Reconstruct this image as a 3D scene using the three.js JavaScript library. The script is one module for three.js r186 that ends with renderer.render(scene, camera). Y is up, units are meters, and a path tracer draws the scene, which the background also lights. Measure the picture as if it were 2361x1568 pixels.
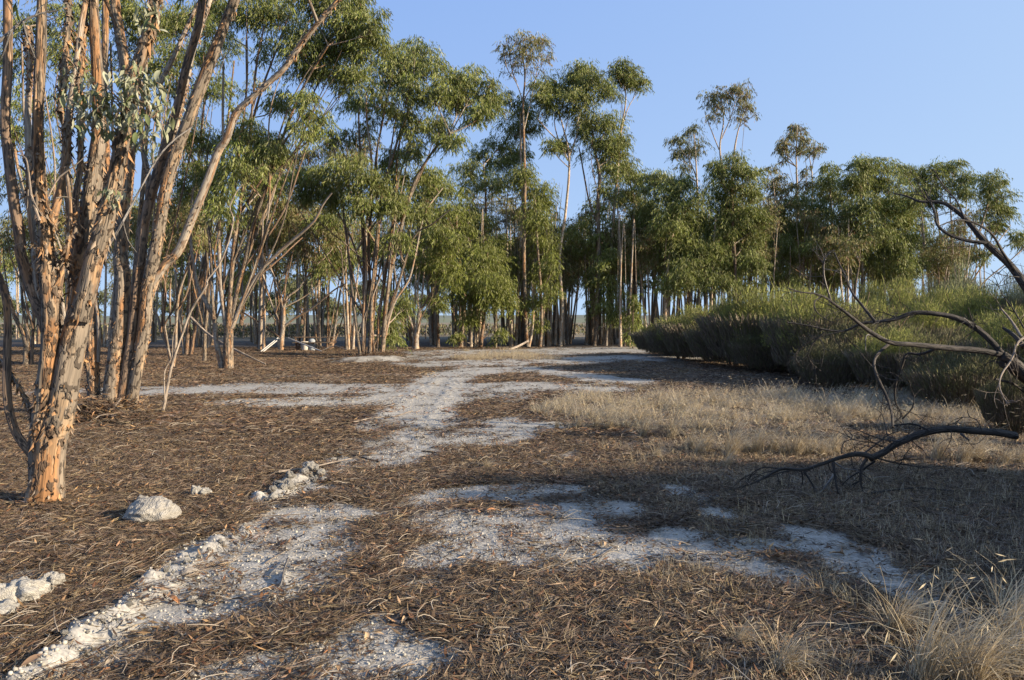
import * as THREE from 'three';
import { mergeGeometries, mergeVertices } from 'three/addons/utils/BufferGeometryUtils.js';

// ---------------------------------------------------------------- camera, sky, sun, exposure
const scene = new THREE.Scene();
const F = 1798, CX = 1180.5, CY = 784, HY = 742, EYE = 1.6;
const PITCH = Math.atan((CY - HY) / F);
const camera = new THREE.PerspectiveCamera(2 * Math.atan(CY / F) * 180 / Math.PI, 1024 / 680, 0.1, 8000);
camera.position.set(0, EYE, 0);
camera.rotation.set(-PITCH, 0, 0);
camera.updateMatrixWorld();

const renderer = new THREE.WebGLRenderer({ antialias: true });
renderer.setSize(1024, 680);
renderer.toneMapping = THREE.LinearToneMapping;
renderer.toneMappingExposure = 2.35;
renderer.shadowMap.enabled = true;

const SUN_AZ = 107 * Math.PI / 180, SUN_EL = 19.5 * Math.PI / 180;          // azimuth from straight ahead towards the right
const sunDir = new THREE.Vector3(Math.sin(SUN_AZ) * Math.cos(SUN_EL), Math.sin(SUN_EL), -Math.cos(SUN_AZ) * Math.cos(SUN_EL));
{
  const w = 512, h = 256, data = new Float32Array(w * h * 4);
  const mix = (a, b, t) => a + (b - a) * t;
  for (let j = 0; j < h; j++) for (let i = 0; i < w; i++) {
    const phi = (i + 0.5) / w * 2 * Math.PI - Math.PI, th = (j + 0.5) / h * Math.PI - Math.PI / 2;   // row 0 is the bottom
    const x = Math.cos(th) * Math.cos(phi), z = Math.cos(th) * Math.sin(phi), y = Math.sin(th);
    const up = Math.max(0, y), t = Math.pow(1 - up, 2.9);
    const c = x * sunDir.x + y * sunDir.y + z * sunDir.z, g = Math.pow(Math.max(0, c * 0.5 + 0.5), 2.2);
    const zen = [0.17, 0.34, 0.80], mid = [0.58, 0.78, 1.0];
    const k = (j * w + i) * 4;
    for (let n = 0; n < 3; n++) {
      let v = mix(zen[n], mid[n], t);
      v = mix(v, [0.66, 0.85, 1.03][n], Math.min(1, g * 1.05));
      v = mix(v, [0.24, 0.43, 0.92][n], (1 - g) * 0.35 * (1 - 0.6 * t));
      data[k + n] = (y < -0.02 ? [0.2, 0.17, 0.13][n] : v) / 2.35;
    }
    data[k + 3] = 1;
  }
  const sky = new THREE.DataTexture(data, w, h, THREE.RGBAFormat, THREE.FloatType);
  sky.mapping = THREE.EquirectangularReflectionMapping;
  sky.magFilter = sky.minFilter = THREE.LinearFilter;
  sky.needsUpdate = true;
  scene.background = sky; scene.environment = sky;
}
const sun = new THREE.DirectionalLight(new THREE.Color().setRGB(1.0, 0.84, 0.62), 5);
sun.position.copy(sunDir).multiplyScalar(80).add(new THREE.Vector3(0, 0, -25));
sun.target.position.set(0, 0, -25);
sun.castShadow = true; sun.shadow.mapSize.set(4096, 4096);
Object.assign(sun.shadow.camera, { left: -70, right: 70, top: 70, bottom: -70, near: 1, far: 260 });
scene.add(sun, sun.target);

// ---------------------------------------------------------------- helpers
function rngOf(seed) { let a = seed >>> 0; return () => { a = (a + 0x6D2B79F5) | 0; let t = Math.imul(a ^ (a >>> 15), 1 | a); t = (t + Math.imul(t ^ (t >>> 7), 61 | t)) ^ t; return ((t ^ (t >>> 14)) >>> 0) / 4294967296; }; }
const hash = (x, y, z) => { let h = Math.imul(x | 0, 374761393) ^ Math.imul(y | 0, 668265263) ^ Math.imul(z | 0, 2147483647 - 1274126177); h = Math.imul(h ^ (h >>> 13), 1274126177); h = Math.imul(h ^ (h >>> 15), 2246822519); return ((h ^ (h >>> 16)) >>> 0) / 4294967296; };
const sm = (t) => t * t * (3 - 2 * t);
const lerp = (a, b, t) => a + (b - a) * t;
const clamp = (x, a = 0, b = 1) => Math.min(b, Math.max(a, x));
const sstep = (a, b, x) => sm(clamp((x - a) / (b - a)));
function n2(x, y, s = 0, px = 0, py = 0) {
  let X = Math.floor(x), Y = Math.floor(y); const u = sm(x - X), v = sm(y - Y);
  const wx = (i) => px ? ((i % px) + px) % px : i, wy = (i) => py ? ((i % py) + py) % py : i;
  const a = hash(wx(X), wy(Y), s), b = hash(wx(X + 1), wy(Y), s), c = hash(wx(X), wy(Y + 1), s), d = hash(wx(X + 1), wy(Y + 1), s);
  return lerp(lerp(a, b, u), lerp(c, d, u), v);
}
function n3(x, y, z, s = 0) { const Z = Math.floor(z); return lerp(n2(x, y, Z * 7 + s), n2(x, y, Z * 7 + 7 + s), sm(z - Z)); }
function fbm(x, y, s = 0, o = 4, px = 0, py = 0) { let v = 0, a = 0.5, t = 0; for (let i = 0; i < o; i++) { v += a * n2(x, y, s + i * 31, px, py); t += a; a *= 0.5; x *= 2; y *= 2; px *= 2; py *= 2; } return v / t; }
const V = (x, y, z) => new THREE.Vector3(x, y, z);
// a pixel of the 2361 x 1568 view to a place in the world, at a depth ahead of the camera or on the ground
const cp = Math.cos(PITCH), sp = Math.sin(PITCH);
function ray(px, py) { const ux = (px - CX) / F, uy = -(py - CY) / F; const y = -sp + uy * cp, z = -cp - uy * sp; return [ux / -z, y / -z]; }
function at(px, py, d) { const r = ray(px, py); return V(r[0] * d, EYE + r[1] * d, -d); }
function depthOf(py) { const r = ray(CX, py); return EYE / Math.max(1e-4, -r[1]); }
function gr(px, py) { return at(px, py, depthOf(py)); }

const names = {};
function numbered(n) { names[n] = (names[n] ?? -1) + 1; return names[n] ? `${n}_${String(names[n]).padStart(3, '0')}` : n; }
function thing(name, label, category, pos, group) { const g = new THREE.Group(); g.name = numbered(name); g.userData = { label, category }; if (group) g.userData.group = group; if (pos) g.position.copy(pos); scene.add(g); return g; }
function part(name, geo, mat, parent, stuff) { const m = new THREE.Mesh(geo, mat); m.name = name; m.castShadow = m.receiveShadow = true; if (stuff) m.userData.kind = 'stuff'; parent.add(m); return m; }
function cloneThing(src, label, pos, turn, s, sy) { const c = src.clone(); c.name = numbered(src.name.replace(/_\d{3}$/, '')); c.userData = { ...src.userData }; if (label) c.userData.label = label; c.position.copy(pos); c.rotation.y = turn; c.scale.set(s, sy ?? s, s); scene.add(c); return c; }

// a tube along points with a radius at each, uneven like a limb; uv about one unit per metre
function limb(pts, rad, o = {}) {
  const { seg = 8, step = 0.3, rough = 0.06, off = null, flare = 0, seed = 1, cap = true } = o;
  const curve = new THREE.CatmullRomCurve3(pts, false, 'centripetal');
  const len = curve.getLength(), n = Math.max(pts.length, Math.min(120, Math.ceil(len / step)));
  const pos = [], nor = [], uv = [], idx = [];
  const rA = (t) => { const f = t * (rad.length - 1), i = Math.min(rad.length - 2, Math.floor(f)); return rad.length === 1 ? rad[0] : lerp(rad[i], rad[i + 1], f - i); };
  const reps = Math.max(1, Math.round(2 * Math.PI * rA(0) / 0.7));
  let nrm = null;
  for (let i = 0; i <= n; i++) {
    const t = i / n, p = curve.getPoint(t), tg = curve.getTangent(t);
    if (!nrm) nrm = Math.abs(tg.y) > 0.9 ? V(1, 0, 0) : V(0, 1, 0);
    nrm.addScaledVector(tg, -nrm.dot(tg)).normalize();
    const b = tg.clone().cross(nrm);
    for (let k = 0; k <= seg; k++) {
      const a = k / seg * 2 * Math.PI, kk = k % seg, ca = Math.cos(a), sa = Math.sin(a);
      let r = rA(t);
      if (flare) r *= 1 + flare * Math.exp(-t * len / 0.28) * (1 + 0.5 * Math.sin(a * 3 + seed));
      r *= 1 + rough * 2 * (n3(Math.cos(kk / seg * 6.283) * 1.3 + seed * 3.1 + 20, Math.sin(kk / seg * 6.283) * 1.3 + 20, t * len * 2.2, seed) - 0.5) + rough * 1.2 * (n2(t * len * 1.1, 0.5, seed) - 0.5);
      const d = nrm.clone().multiplyScalar(ca).addScaledVector(b, sa);
      pos.push(p.x + d.x * r - (off ? off.x : 0), p.y + d.y * r - (off ? off.y : 0), p.z + d.z * r - (off ? off.z : 0));
      nor.push(d.x, d.y, d.z); uv.push(k / seg * reps * 0.5 + seed * 0.37, t * len * 0.5 + seed * 0.61);
    }
  }
  const q = seg + 1;
  for (let i = 0; i < n; i++) for (let k = 0; k < seg; k++) { const a = i * q + k; idx.push(a, a + 1, a + q, a + 1, a + q + 1, a + q); }
  if (cap) for (const e of [0, n]) for (let k = 1; k < seg - 1; k++) e ? idx.push(e * q, e * q + k, e * q + k + 1) : idx.push(0, k + 1, k);
  const g = new THREE.BufferGeometry();
  g.setAttribute('position', new THREE.Float32BufferAttribute(pos, 3)); g.setAttribute('normal', new THREE.Float32BufferAttribute(nor, 3)); g.setAttribute('uv', new THREE.Float32BufferAttribute(uv, 2));
  g.setIndex(idx);
  if (rough > 0.1) g.computeVertexNormals();
  return g;
}
// many small leaves, blades or needles in one buffer
class Leaves {
  constructor() { this.p = []; this.c = []; this.i = []; }
  leaf(x, y, z, dx, dy, dz, nx, ny, nz, L, W, col, bend = 0.12, m = 0.42) {
    const q = this.p.length / 3; let sx = dy * nz - dz * ny, sy = dz * nx - dx * nz, sz = dx * ny - dy * nx; const l = Math.hypot(sx, sy, sz) || 1; sx /= l; sy /= l; sz /= l;
    const ax = dy * sz - dz * sy, ay = dz * sx - dx * sz, az = dx * sy - dy * sx;       // across the blade
    const h = W / 2, k = W * 0.18, e = L * bend;
    this.p.push(x, y, z,
      x + dx * L * m + sx * h + ax * (k + e * 0.6), y + dy * L * m + sy * h + ay * (k + e * 0.6), z + dz * L * m + sz * h + az * (k + e * 0.6),
      x + dx * L, y + dy * L - e * 0.6, z + dz * L,
      x + dx * L * m - sx * h + ax * (k + e * 0.6), y + dy * L * m - sy * h + ay * (k + e * 0.6), z + dz * L * m - sz * h + az * (k + e * 0.6));
    for (let j = 0; j < 4; j++) { this.c.push(col[0], col[1], col[2]); }
    this.i.push(q, q + 1, q + 2, q, q + 2, q + 3);
  }
  // an arched blade of grass, two or more pieces long
  blade(x, y, z, az, lean, L, W, col, seg = 4, droop = 1.2) {
    let a = lean; const cx = Math.cos(az), cz = Math.sin(az); let px = x, py = y, pz = z; const q = this.p.length / 3;
    for (let s = 0; s <= seg; s++) {
      const w = W * (1 - 0.6 * s / seg) / 2, sx = -cz, sz = cx;
      this.p.push(px + sx * w, py, pz + sz * w, px - sx * w, py, pz - sz * w);
      for (let j = 0; j < 2; j++) { this.c.push(col[0], col[1], col[2]); }
      if (s < seg) this.i.push(q + s * 2, q + s * 2 + 1, q + s * 2 + 2, q + s * 2 + 1, q + s * 2 + 3, q + s * 2 + 2);
      px += Math.sin(a) * cx * L / seg; pz += Math.sin(a) * cz * L / seg; py += Math.cos(a) * L / seg; a += droop / seg * (0.5 + s / seg);
    }
    return [px, py, pz, a];
  }
  get count() { return this.i.length / 6; }
  build() {
    const g = new THREE.BufferGeometry();
    g.setAttribute('position', new THREE.Float32BufferAttribute(this.p, 3)); g.setAttribute('color', new THREE.Float32BufferAttribute(this.c, 3));
    g.setIndex(this.i); g.computeVertexNormals(); return g;
  }
}
function dataTex(w, h, fn, srgb, rep) {
  const d = new Uint8Array(w * h * 4), toS = (v) => Math.round(255 * (v <= 0.0031308 ? 12.92 * v : 1.055 * Math.pow(clamp(v), 1 / 2.4) - 0.055));
  for (let j = 0; j < h; j++) for (let i = 0; i < w; i++) { const c = fn(i / w, j / h), k = (j * w + i) * 4; for (let n = 0; n < 3; n++) d[k + n] = srgb ? toS(c[n]) : Math.round(255 * clamp(c[n])); d[k + 3] = 255; }
  const t = new THREE.DataTexture(d, w, h, THREE.RGBAFormat); t.wrapS = t.wrapT = THREE.RepeatWrapping; t.magFilter = THREE.LinearFilter; t.minFilter = THREE.LinearMipmapLinearFilter; t.generateMipmaps = true;
  if (srgb) t.colorSpace = THREE.SRGBColorSpace; if (rep) t.repeat.set(rep[0], rep[1]); t.needsUpdate = true; return t;
}
const mixc = (a, b, t) => [lerp(a[0], b[0], t), lerp(a[1], b[1], t), lerp(a[2], b[2], t)];

// ---------------------------------------------------------------- materials
function barkTex(grey, orange, cream, dark, amt, seed) {
  const col = (u, v) => {
    const a = fbm(u * 7, v * 4, seed, 5, 7, 4), b = fbm(u * 20, v * 9, seed + 50, 4, 20, 9), c = fbm(u * 44, v * 30, seed + 90, 4, 44, 30), s = fbm(u * 60, v * 7, seed + 130, 4, 60, 7);
    let k = mixc(grey, orange, sstep(amt - 0.02, amt + 0.16, a));
    k = mixc(k, cream, sstep(0.58, 0.68, b) * 0.6);
    k = mixc(k, dark, sstep(0.53, 0.66, c) * 0.85);
    return k.map((x) => x * (0.35 + 1.3 * s));
  };
  const hgt = (u, v) => { const a = fbm(u * 7, v * 4, seed, 5, 7, 4), b = fbm(u * 20, v * 9, seed + 50, 4, 20, 9), c = fbm(u * 44, v * 30, seed + 90, 4, 44, 30), s = fbm(u * 60, v * 7, seed + 130, 4, 60, 7); const q = 0.3 * sstep(amt, amt + 0.05, a) * -1 - 0.3 * sstep(0.57, 0.60, b) + 0.4 * sstep(0.58, 0.66, c) + 0.5 * s + 0.4; return [q, q, q]; };
  return [dataTex(512, 512, col, true), dataTex(512, 512, hgt, false)];
}
const [bk1, bh1] = barkTex([0.165, 0.132, 0.10], [0.23, 0.115, 0.048], [0.32, 0.215, 0.125], [0.038, 0.027, 0.019], 0.50, 11);
const [bk2, bh2] = barkTex([0.24, 0.205, 0.168], [0.25, 0.14, 0.07], [0.38, 0.29, 0.20], [0.11, 0.07, 0.045], 0.52, 47);
const [bk3, bh3] = barkTex([0.14, 0.095, 0.065], [0.20, 0.105, 0.05], [0.30, 0.20, 0.13], [0.03, 0.022, 0.017], 0.50, 83);
const [bk4, bh4] = barkTex([0.21, 0.19, 0.175], [0.12, 0.105, 0.095], [0.38, 0.35, 0.32], [0.03, 0.027, 0.025], 0.48, 131);
const [bk5, bh5] = barkTex([0.37, 0.31, 0.245], [0.36, 0.215, 0.115], [0.52, 0.40, 0.28], [0.14, 0.09, 0.055], 0.50, 171);
const std = (o) => new THREE.MeshStandardMaterial({ roughness: 0.85, side: THREE.DoubleSide, ...o });
const M = {
  bark: std({ map: bk1, bumpMap: bh1, bumpScale: 0.03 }),
  smooth: std({ map: bk2, bumpMap: bh2, bumpScale: 0.006, roughness: 0.7 }),
  cream: std({ map: bk5, bumpMap: bh5, bumpScale: 0.01, roughness: 0.75 }),
  dark: std({ map: bk3, bumpMap: bh3, bumpScale: 0.012 }),
  dead: std({ map: bk4, bumpMap: bh4, bumpScale: 0.012 }),
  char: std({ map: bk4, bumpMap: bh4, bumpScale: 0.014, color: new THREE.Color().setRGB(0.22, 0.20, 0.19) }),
  pale: std({ map: bk4, bumpMap: bh4, bumpScale: 0.004, color: new THREE.Color().setRGB(1.25, 1.12, 0.98) }),
  twig: std({ color: new THREE.Color().setRGB(0.20, 0.13, 0.085) }),
  leaf: new THREE.MeshPhysicalMaterial({ vertexColors: true, roughness: 0.8, side: THREE.DoubleSide, specularIntensity: 0.4, transmission: 0.4, thickness: 0 }),
  needle: std({ vertexColors: true, roughness: 0.75 }),
  straw: new THREE.MeshPhysicalMaterial({ vertexColors: true, roughness: 0.95, side: THREE.DoubleSide, transmission: 0.3, thickness: 0 }),
  litter: std({ vertexColors: true, roughness: 0.75 }),
  flake: std({ vertexColors: true, roughness: 0.9 }),
};
const GREEN = [[0.1744, 0.2121, 0.036], [0.1412, 0.1788, 0.0327], [0.2159, 0.2425, 0.0458], [0.191, 0.2046, 0.0556], [0.1163, 0.1395, 0.036], [0.2325, 0.2349, 0.0819], [0.3322, 0.341, 0.1639]];
const OLIVE = [[0.1986, 0.197, 0.0495], [0.1649, 0.1759, 0.0495], [0.2321, 0.2152, 0.076], [0.1312, 0.1395, 0.0395], [0.2524, 0.1516, 0.0826], [0.3365, 0.3182, 0.1814]];
const LIME = [[0.1974, 0.2249, 0.0335], [0.1721, 0.2022, 0.0304], [0.2257, 0.24, 0.0517], [0.1481, 0.1743, 0.0304], [0.2962, 0.2969, 0.1366]];
const GREY = [[0.105, 0.125, 0.075], [0.085, 0.105, 0.06], [0.14, 0.155, 0.105], [0.07, 0.085, 0.045]];
const DARKG = [[0.1017, 0.1219, 0.0406], [0.1231, 0.1375, 0.0469], [0.082, 0.0938, 0.0344], [0.1477, 0.1484, 0.0656], [0.2297, 0.2344, 0.125]];

// ---------------------------------------------------------------- the ground
// sand shows along the wheel tracks and in bare patches: [x0, y0, x1, y1, half width, strength] in the view, laid on the ground as capsules
const SAND = [
  [560, 1640, 600, 1420, 260, 0.95], [560, 1420, 620, 1330, 190, 1], [620, 1330, 660, 1260, 185, 1], [650, 1260, 720, 1200, 140, 0.95], [700, 1200, 830, 1180, 70, 0.8], [120, 1570, 330, 1395, 90, 1], [330, 1385, 470, 1275, 60, 1], [820, 1570, 930, 1510, 150, 0.95], [860, 1420, 930, 1340, 60, 0.5],
  [690, 1190, 640, 1140, 50, 0.55], [740, 1100, 830, 1040, 46, 0.6], [830, 1040, 870, 975, 40, 0.6], [630, 1150, 720, 1100, 60, 0.8], [720, 1120, 800, 1130, 40, 0.55], [790, 1050, 860, 1040, 50, 0.75], [900, 1065, 940, 1040, 60, 1], [930, 1040, 985, 985, 60, 1], [985, 985, 1035, 885, 52, 1],
  [830, 988, 905, 945, 46, 1], [905, 945, 1010, 875, 46, 1], [1010, 875, 1075, 850, 40, 1], [1035, 885, 1090, 850, 40, 1], [1050, 1015, 1240, 985, 80, 0.95], [1100, 990, 1190, 955, 60, 0.75], [1090, 930, 1180, 905, 60, 0.7],
  [1080, 890, 1200, 888, 90, 1], [1070, 858, 1190, 850, 80, 0.95], [1230, 888, 1390, 898, 70, 0.9], [1280, 858, 1450, 880, 60, 0.85], [340, 906, 560, 897, 110, 1], [560, 897, 860, 900, 130, 0.95], [580, 932, 850, 922, 100, 0.85], [120, 905, 330, 900, 90, 0.8],
  [1000, 1150, 1260, 1125, 80, 0.85], [1040, 1205, 1370, 1180, 100, 0.9], [900, 1290, 1170, 1250, 105, 0.95], [1160, 1210, 1480, 1265, 110, 1], [1260, 1290, 1430, 1305, 90, 0.85], [1590, 1230, 1720, 1260, 80, 1], [1640, 1285, 1830, 1340, 85, 1], [1550, 1120, 1650, 1185, 60, 0.7],
  [1850, 1230, 1970, 1280, 75, 1], [1960, 1280, 2140, 1390, 90, 1], [2130, 1385, 2260, 1450, 85, 0.8], [1890, 1415, 1960, 1510, 70, 0.8], [2230, 1330, 2340, 1345, 60, 0.8], [900, 1345, 1010, 1325, 80, 0.8], [1540, 1550, 1660, 1540, 90, 0.6], [1200, 1340, 1330, 1345, 60, 0.4],
  [1020, 838, 1500, 826, 120, 0.8], [1100, 812, 1490, 806, 150, 0.75], [860, 828, 1010, 822, 100, 0.7], [1340, 1040, 1480, 1010, 60, 0.6], [20, 1400, 120, 1365, 50, 0.6], [20, 1335, 90, 1325, 80, 0.45], [1330, 1150, 1420, 1120, 60, 0.5], [700, 870, 1000, 862, 70, 0.5],
  [870, 1390, 860, 1215, 22, -0.6], [900, 1130, 985, 1090, 40, -0.3], [430, 1470, 620, 1445, 46, -0.9], [380, 1525, 480, 1505, 50, -0.5], [690, 1440, 760, 1400, 60, -0.6], [1120, 920, 1140, 960, 30, -0.3],
].map(([x0, y0, x1, y1, hw, s]) => { const a = gr(x0, y0), b = gr(x1, y1); return [a.x, a.z, b.x, b.z, hw / F * -a.z * 1.2, hw / F * -b.z * 1.2, s]; });
// loose sand thrown up beside the track: [x0, y0, x1, y1, half width, height]
const RIDGE = [
  [40, 1580, 200, 1470, 45, 0.045], [200, 1470, 340, 1375, 42, 0.05], [340, 1375, 440, 1290, 42, 0.06], [440, 1290, 560, 1212, 34, 0.045], [610, 1150, 650, 1135, 26, 0.06], [660, 1115, 735, 1100, 28, 0.06], [765, 1048, 800, 1042, 22, 0.035], [850, 978, 900, 945, 16, 0.022], [900, 945, 1010, 872, 16, 0.02], [950, 1010, 1000, 960, 16, 0.018], [1000, 960, 1050, 870, 16, 0.018], [905, 1065, 960, 1045, 16, 0.015],
  [620, 1420, 665, 1330, 14, 0.03],
].map(([x0, y0, x1, y1, hw, s]) => { const a = gr(x0, y0), b = gr(x1, y1); return [a.x, a.z, b.x, b.z, hw / F * -a.z, hw / F * -b.z, s]; });
const MOUND = [[205, 968, 320, 978, 60, 0.14], [815, 832, 890, 828, 45, 0.2]].map(([x0, y0, x1, y1, hw, s]) => { const a = gr(x0, y0), b = gr(x1, y1); return [a.x, a.z, b.x, b.z, hw / F * -a.z, hw / F * -b.z, s]; });
function capsule(c, x, z) { const dx = c[2] - c[0], dz = c[3] - c[1], t = clamp(((x - c[0]) * dx + (z - c[1]) * dz) / (dx * dx + dz * dz + 1e-9)); return Math.hypot(x - c[0] - dx * t, (z - c[1] - dz * t)) / lerp(c[4], c[5], t); }
function sandAt(x, z) {
  const q = clamp(-z * 0.05, 0.12, 1.2), wx = x + (fbm(x * 2.4, z * 2.4, 5, 3) - 0.5) * q, wz = z + (fbm(x * 2.4, z * 2.4, 9, 3) - 0.5) * q * 1.6;
  let m = 0;
  for (const c of SAND) { const d = capsule(c, wx, wz); if (d < 1.6) m = c[6] > 0 ? Math.max(m, c[6] * sstep(1.6, 0.6, d)) : m + c[6] * sstep(1.5, 0.5, d); }
  const n = fbm(x * 3.1, z * 3.1, 21, 4), f = n2(x * 18, z * 18, 3);
  return clamp(sstep(0.16, 0.66, m * 0.86 + (n - 0.5) * 0.8 + (f - 0.5) * 0.26 + (n2(x * 37, z * 37, 4) - 0.5) * 0.16));
}
function ridgeAt(x, z) { let r = 0; x += (n2(x * 5, z * 5, 61) - 0.5) * 0.16; z += (n2(x * 5, z * 5, 62) - 0.5) * 0.22; for (const c of RIDGE) { const d = capsule(c, x, z); if (d < 2) r = Math.max(r, c[6] * sstep(1.6, 0.1, d)); } return r; }
function heightAt(x, z) {
  const d = -z, near = sstep(60, 30, d);
  let h = (fbm(x * 0.16 + 3, z * 0.16, 71, 3) - 0.5) * 0.16 * sstep(4, 14, d) * near;
  for (const c of MOUND) { const q = capsule(c, x, z); if (q < 1.7) h += c[6] * sstep(1.7, 0.1, q); }
  const r = ridgeAt(x, z);
  if (r > 0) h += r * (0.15 + 1.3 * sstep(0.3, 0.7, fbm(x * 7, z * 7, 77, 3))) * (0.5 + n2(x * 2.5, z * 2.5, 79)) + r * 0.5 * (n2(x * 26, z * 26, 80) - 0.5);
  return h;
}
const grain = dataTex(1024, 1024, (u, v) => {
  const a = fbm(u * 128, v * 128, 3, 2, 128, 128), b = fbm(u * 24, v * 24, 13, 4, 24, 24), p = n2(u * 90, v * 90, 31, 90, 90);
  const k = 0.50 + 0.50 * a + 0.34 * (b - 0.5) + (p > 0.86 ? 0.18 : 0) - (p < 0.10 ? 0.22 : 0);
  return [k, k * 0.985, k * 0.965];
}, true);
const grainH = dataTex(1024, 1024, (u, v) => { const a = fbm(u * 128, v * 128, 3, 2, 128, 128), b = fbm(u * 24, v * 24, 13, 4, 24, 24), p = n2(u * 90, v * 90, 31, 90, 90); const k = 0.4 * a + 0.5 * b + (p > 0.86 ? 0.25 : 0); return [k, k, k]; }, false);
{
  const xs = [], zs = [];
  { const right = []; let x = 0, s = 0.03; while (x < 900) { right.push(x); if (x > 3.2) s = Math.max(s, 0.03 * Math.pow(x / 3.2, 1.8)); x += s; } right.push(1200, 3000); for (let i = right.length - 1; i > 0; i--) xs.push(-right[i]); xs.push(...right); }
  { let d = -12; while (d < 2.2) { zs.push(-d); d += 0.6; } d = 2.2; while (d < 900) { zs.push(-d); d += Math.max(0.024, 0.0042 * d * Math.max(1, d / 14)); } zs.push(-1500, -3500); }
  const nx = xs.length, nz = zs.length, pos = new Float32Array(nx * nz * 3), col = new Float32Array(nx * nz * 3), uv = new Float32Array(nx * nz * 2), idx = [];
  for (let j = 0; j < nz; j++) for (let i = 0; i < nx; i++) {
    const x = xs[i], z = zs[j], k = j * nx + i, d = -z;
    const act = d > 1 && d < 75 && Math.abs(x) < 45;
    const s = act ? sandAt(x, z) : 0, r = act ? ridgeAt(x, z) : 0;
    pos[k * 3] = x; pos[k * 3 + 1] = act ? heightAt(x, z) + (s > 0.3 ? (n2(x * 22, z * 22, 8) - 0.5) * 0.014 * s : (n2(x * 14, z * 14, 8) - 0.5) * 0.012) : 0; pos[k * 3 + 2] = z;
    const n = fbm(x * 2.3, z * 2.3, 41, 4), n1 = n2(x * 30, z * 30, 17), n0 = fbm(x * 0.3, z * 0.3, 91, 3);
    const sand = mixc([0.43, 0.415, 0.39], [0.33, 0.312, 0.285], n), soil = mixc([0.045, 0.031, 0.022], [0.095, 0.066, 0.044], clamp(n * 0.8 + n1 * 0.5 - 0.2));
    let c = mixc(soil, sand, Math.max(s * 0.96, r > 0.03 && d < 12 ? 0.9 * sstep(0.03, 0.05, r) * (x < -3.7 && d > 11 ? 0 : 1) : 0));
    const straw = mixc([0.22, 0.165, 0.10], [0.30, 0.24, 0.15], n);
    if (d > 42) c = mixc(c, mixc(straw, [0.16, 0.13, 0.08], sstep(0.35, 0.6, n0)), sstep(58, 75, d));
    if (x > 0 && d > 8 && d < 40) c = mixc(c, mixc(straw, soil, 0.45), 0.3 * sstep(0.5, 2.5, x - (d - 10) * 0.02) * (1 - s));
    col.set(c, k * 3); uv[k * 2] = x * 0.55; uv[k * 2 + 1] = z * 0.55;
  }
  for (let j = 0; j < nz - 1; j++) for (let i = 0; i < nx - 1; i++) { const a = j * nx + i; idx.push(a, a + 1, a + nx, a + 1, a + nx + 1, a + nx); }
  const g = new THREE.BufferGeometry();
  g.setAttribute('position', new THREE.BufferAttribute(pos, 3)); g.setAttribute('color', new THREE.BufferAttribute(col, 3)); g.setAttribute('uv', new THREE.BufferAttribute(uv, 2)); g.setIndex(idx); g.computeVertexNormals();
  const m = part('ground', g, std({ vertexColors: true, map: grain, bumpMap: grainH, bumpScale: 0.012, roughness: 0.95 }), scene);
  m.userData = { kind: 'structure', label: 'bare sandy ground with leaf litter' };
  console.log('ground', nx, nz, idx.length / 3);
}
function onGround(px, py) { const p = gr(px, py); p.y = heightAt(p.x, p.z); return p; }
// far hills
for (const [name, d, base, amp, seed, c] of [['hill', 1500, 4, 9, 5, [0.13, 0.14, 0.085]], ['hill', 2600, 16, 16, 9, [0.12, 0.13, 0.10]]]) {
  const n = 160, pos = [], idx = [];
  for (let i = 0; i <= n; i++) { const x = (i / n - 0.5) * d * 3, h = base + amp * fbm(i * 0.09, 0.5, seed, 4); for (const [dz, hh] of [[120, -2], [40, h * 0.6], [0, h], [-140, h * 0.7], [-300, -2]]) pos.push(x, hh, -d + dz); }
  for (let i = 0; i < n; i++) for (let k = 0; k < 4; k++) { const a = i * 5 + k; idx.push(a, a + 5, a + 1, a + 1, a + 5, a + 6); }
  const g = new THREE.BufferGeometry(); g.setAttribute('position', new THREE.Float32BufferAttribute(pos, 3)); g.setIndex(idx); g.computeVertexNormals();
  const m = part(numbered(name), g, std({ color: new THREE.Color().setRGB(...c) }), scene); m.userData = { kind: 'structure', label: 'distant low hills beyond the paddock' };
}

// ---------------------------------------------------------------- trees
let leafTotal = 0;
const BARK = { bark: 'bark', smooth: 'smooth', dark: 'dark' };
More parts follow.
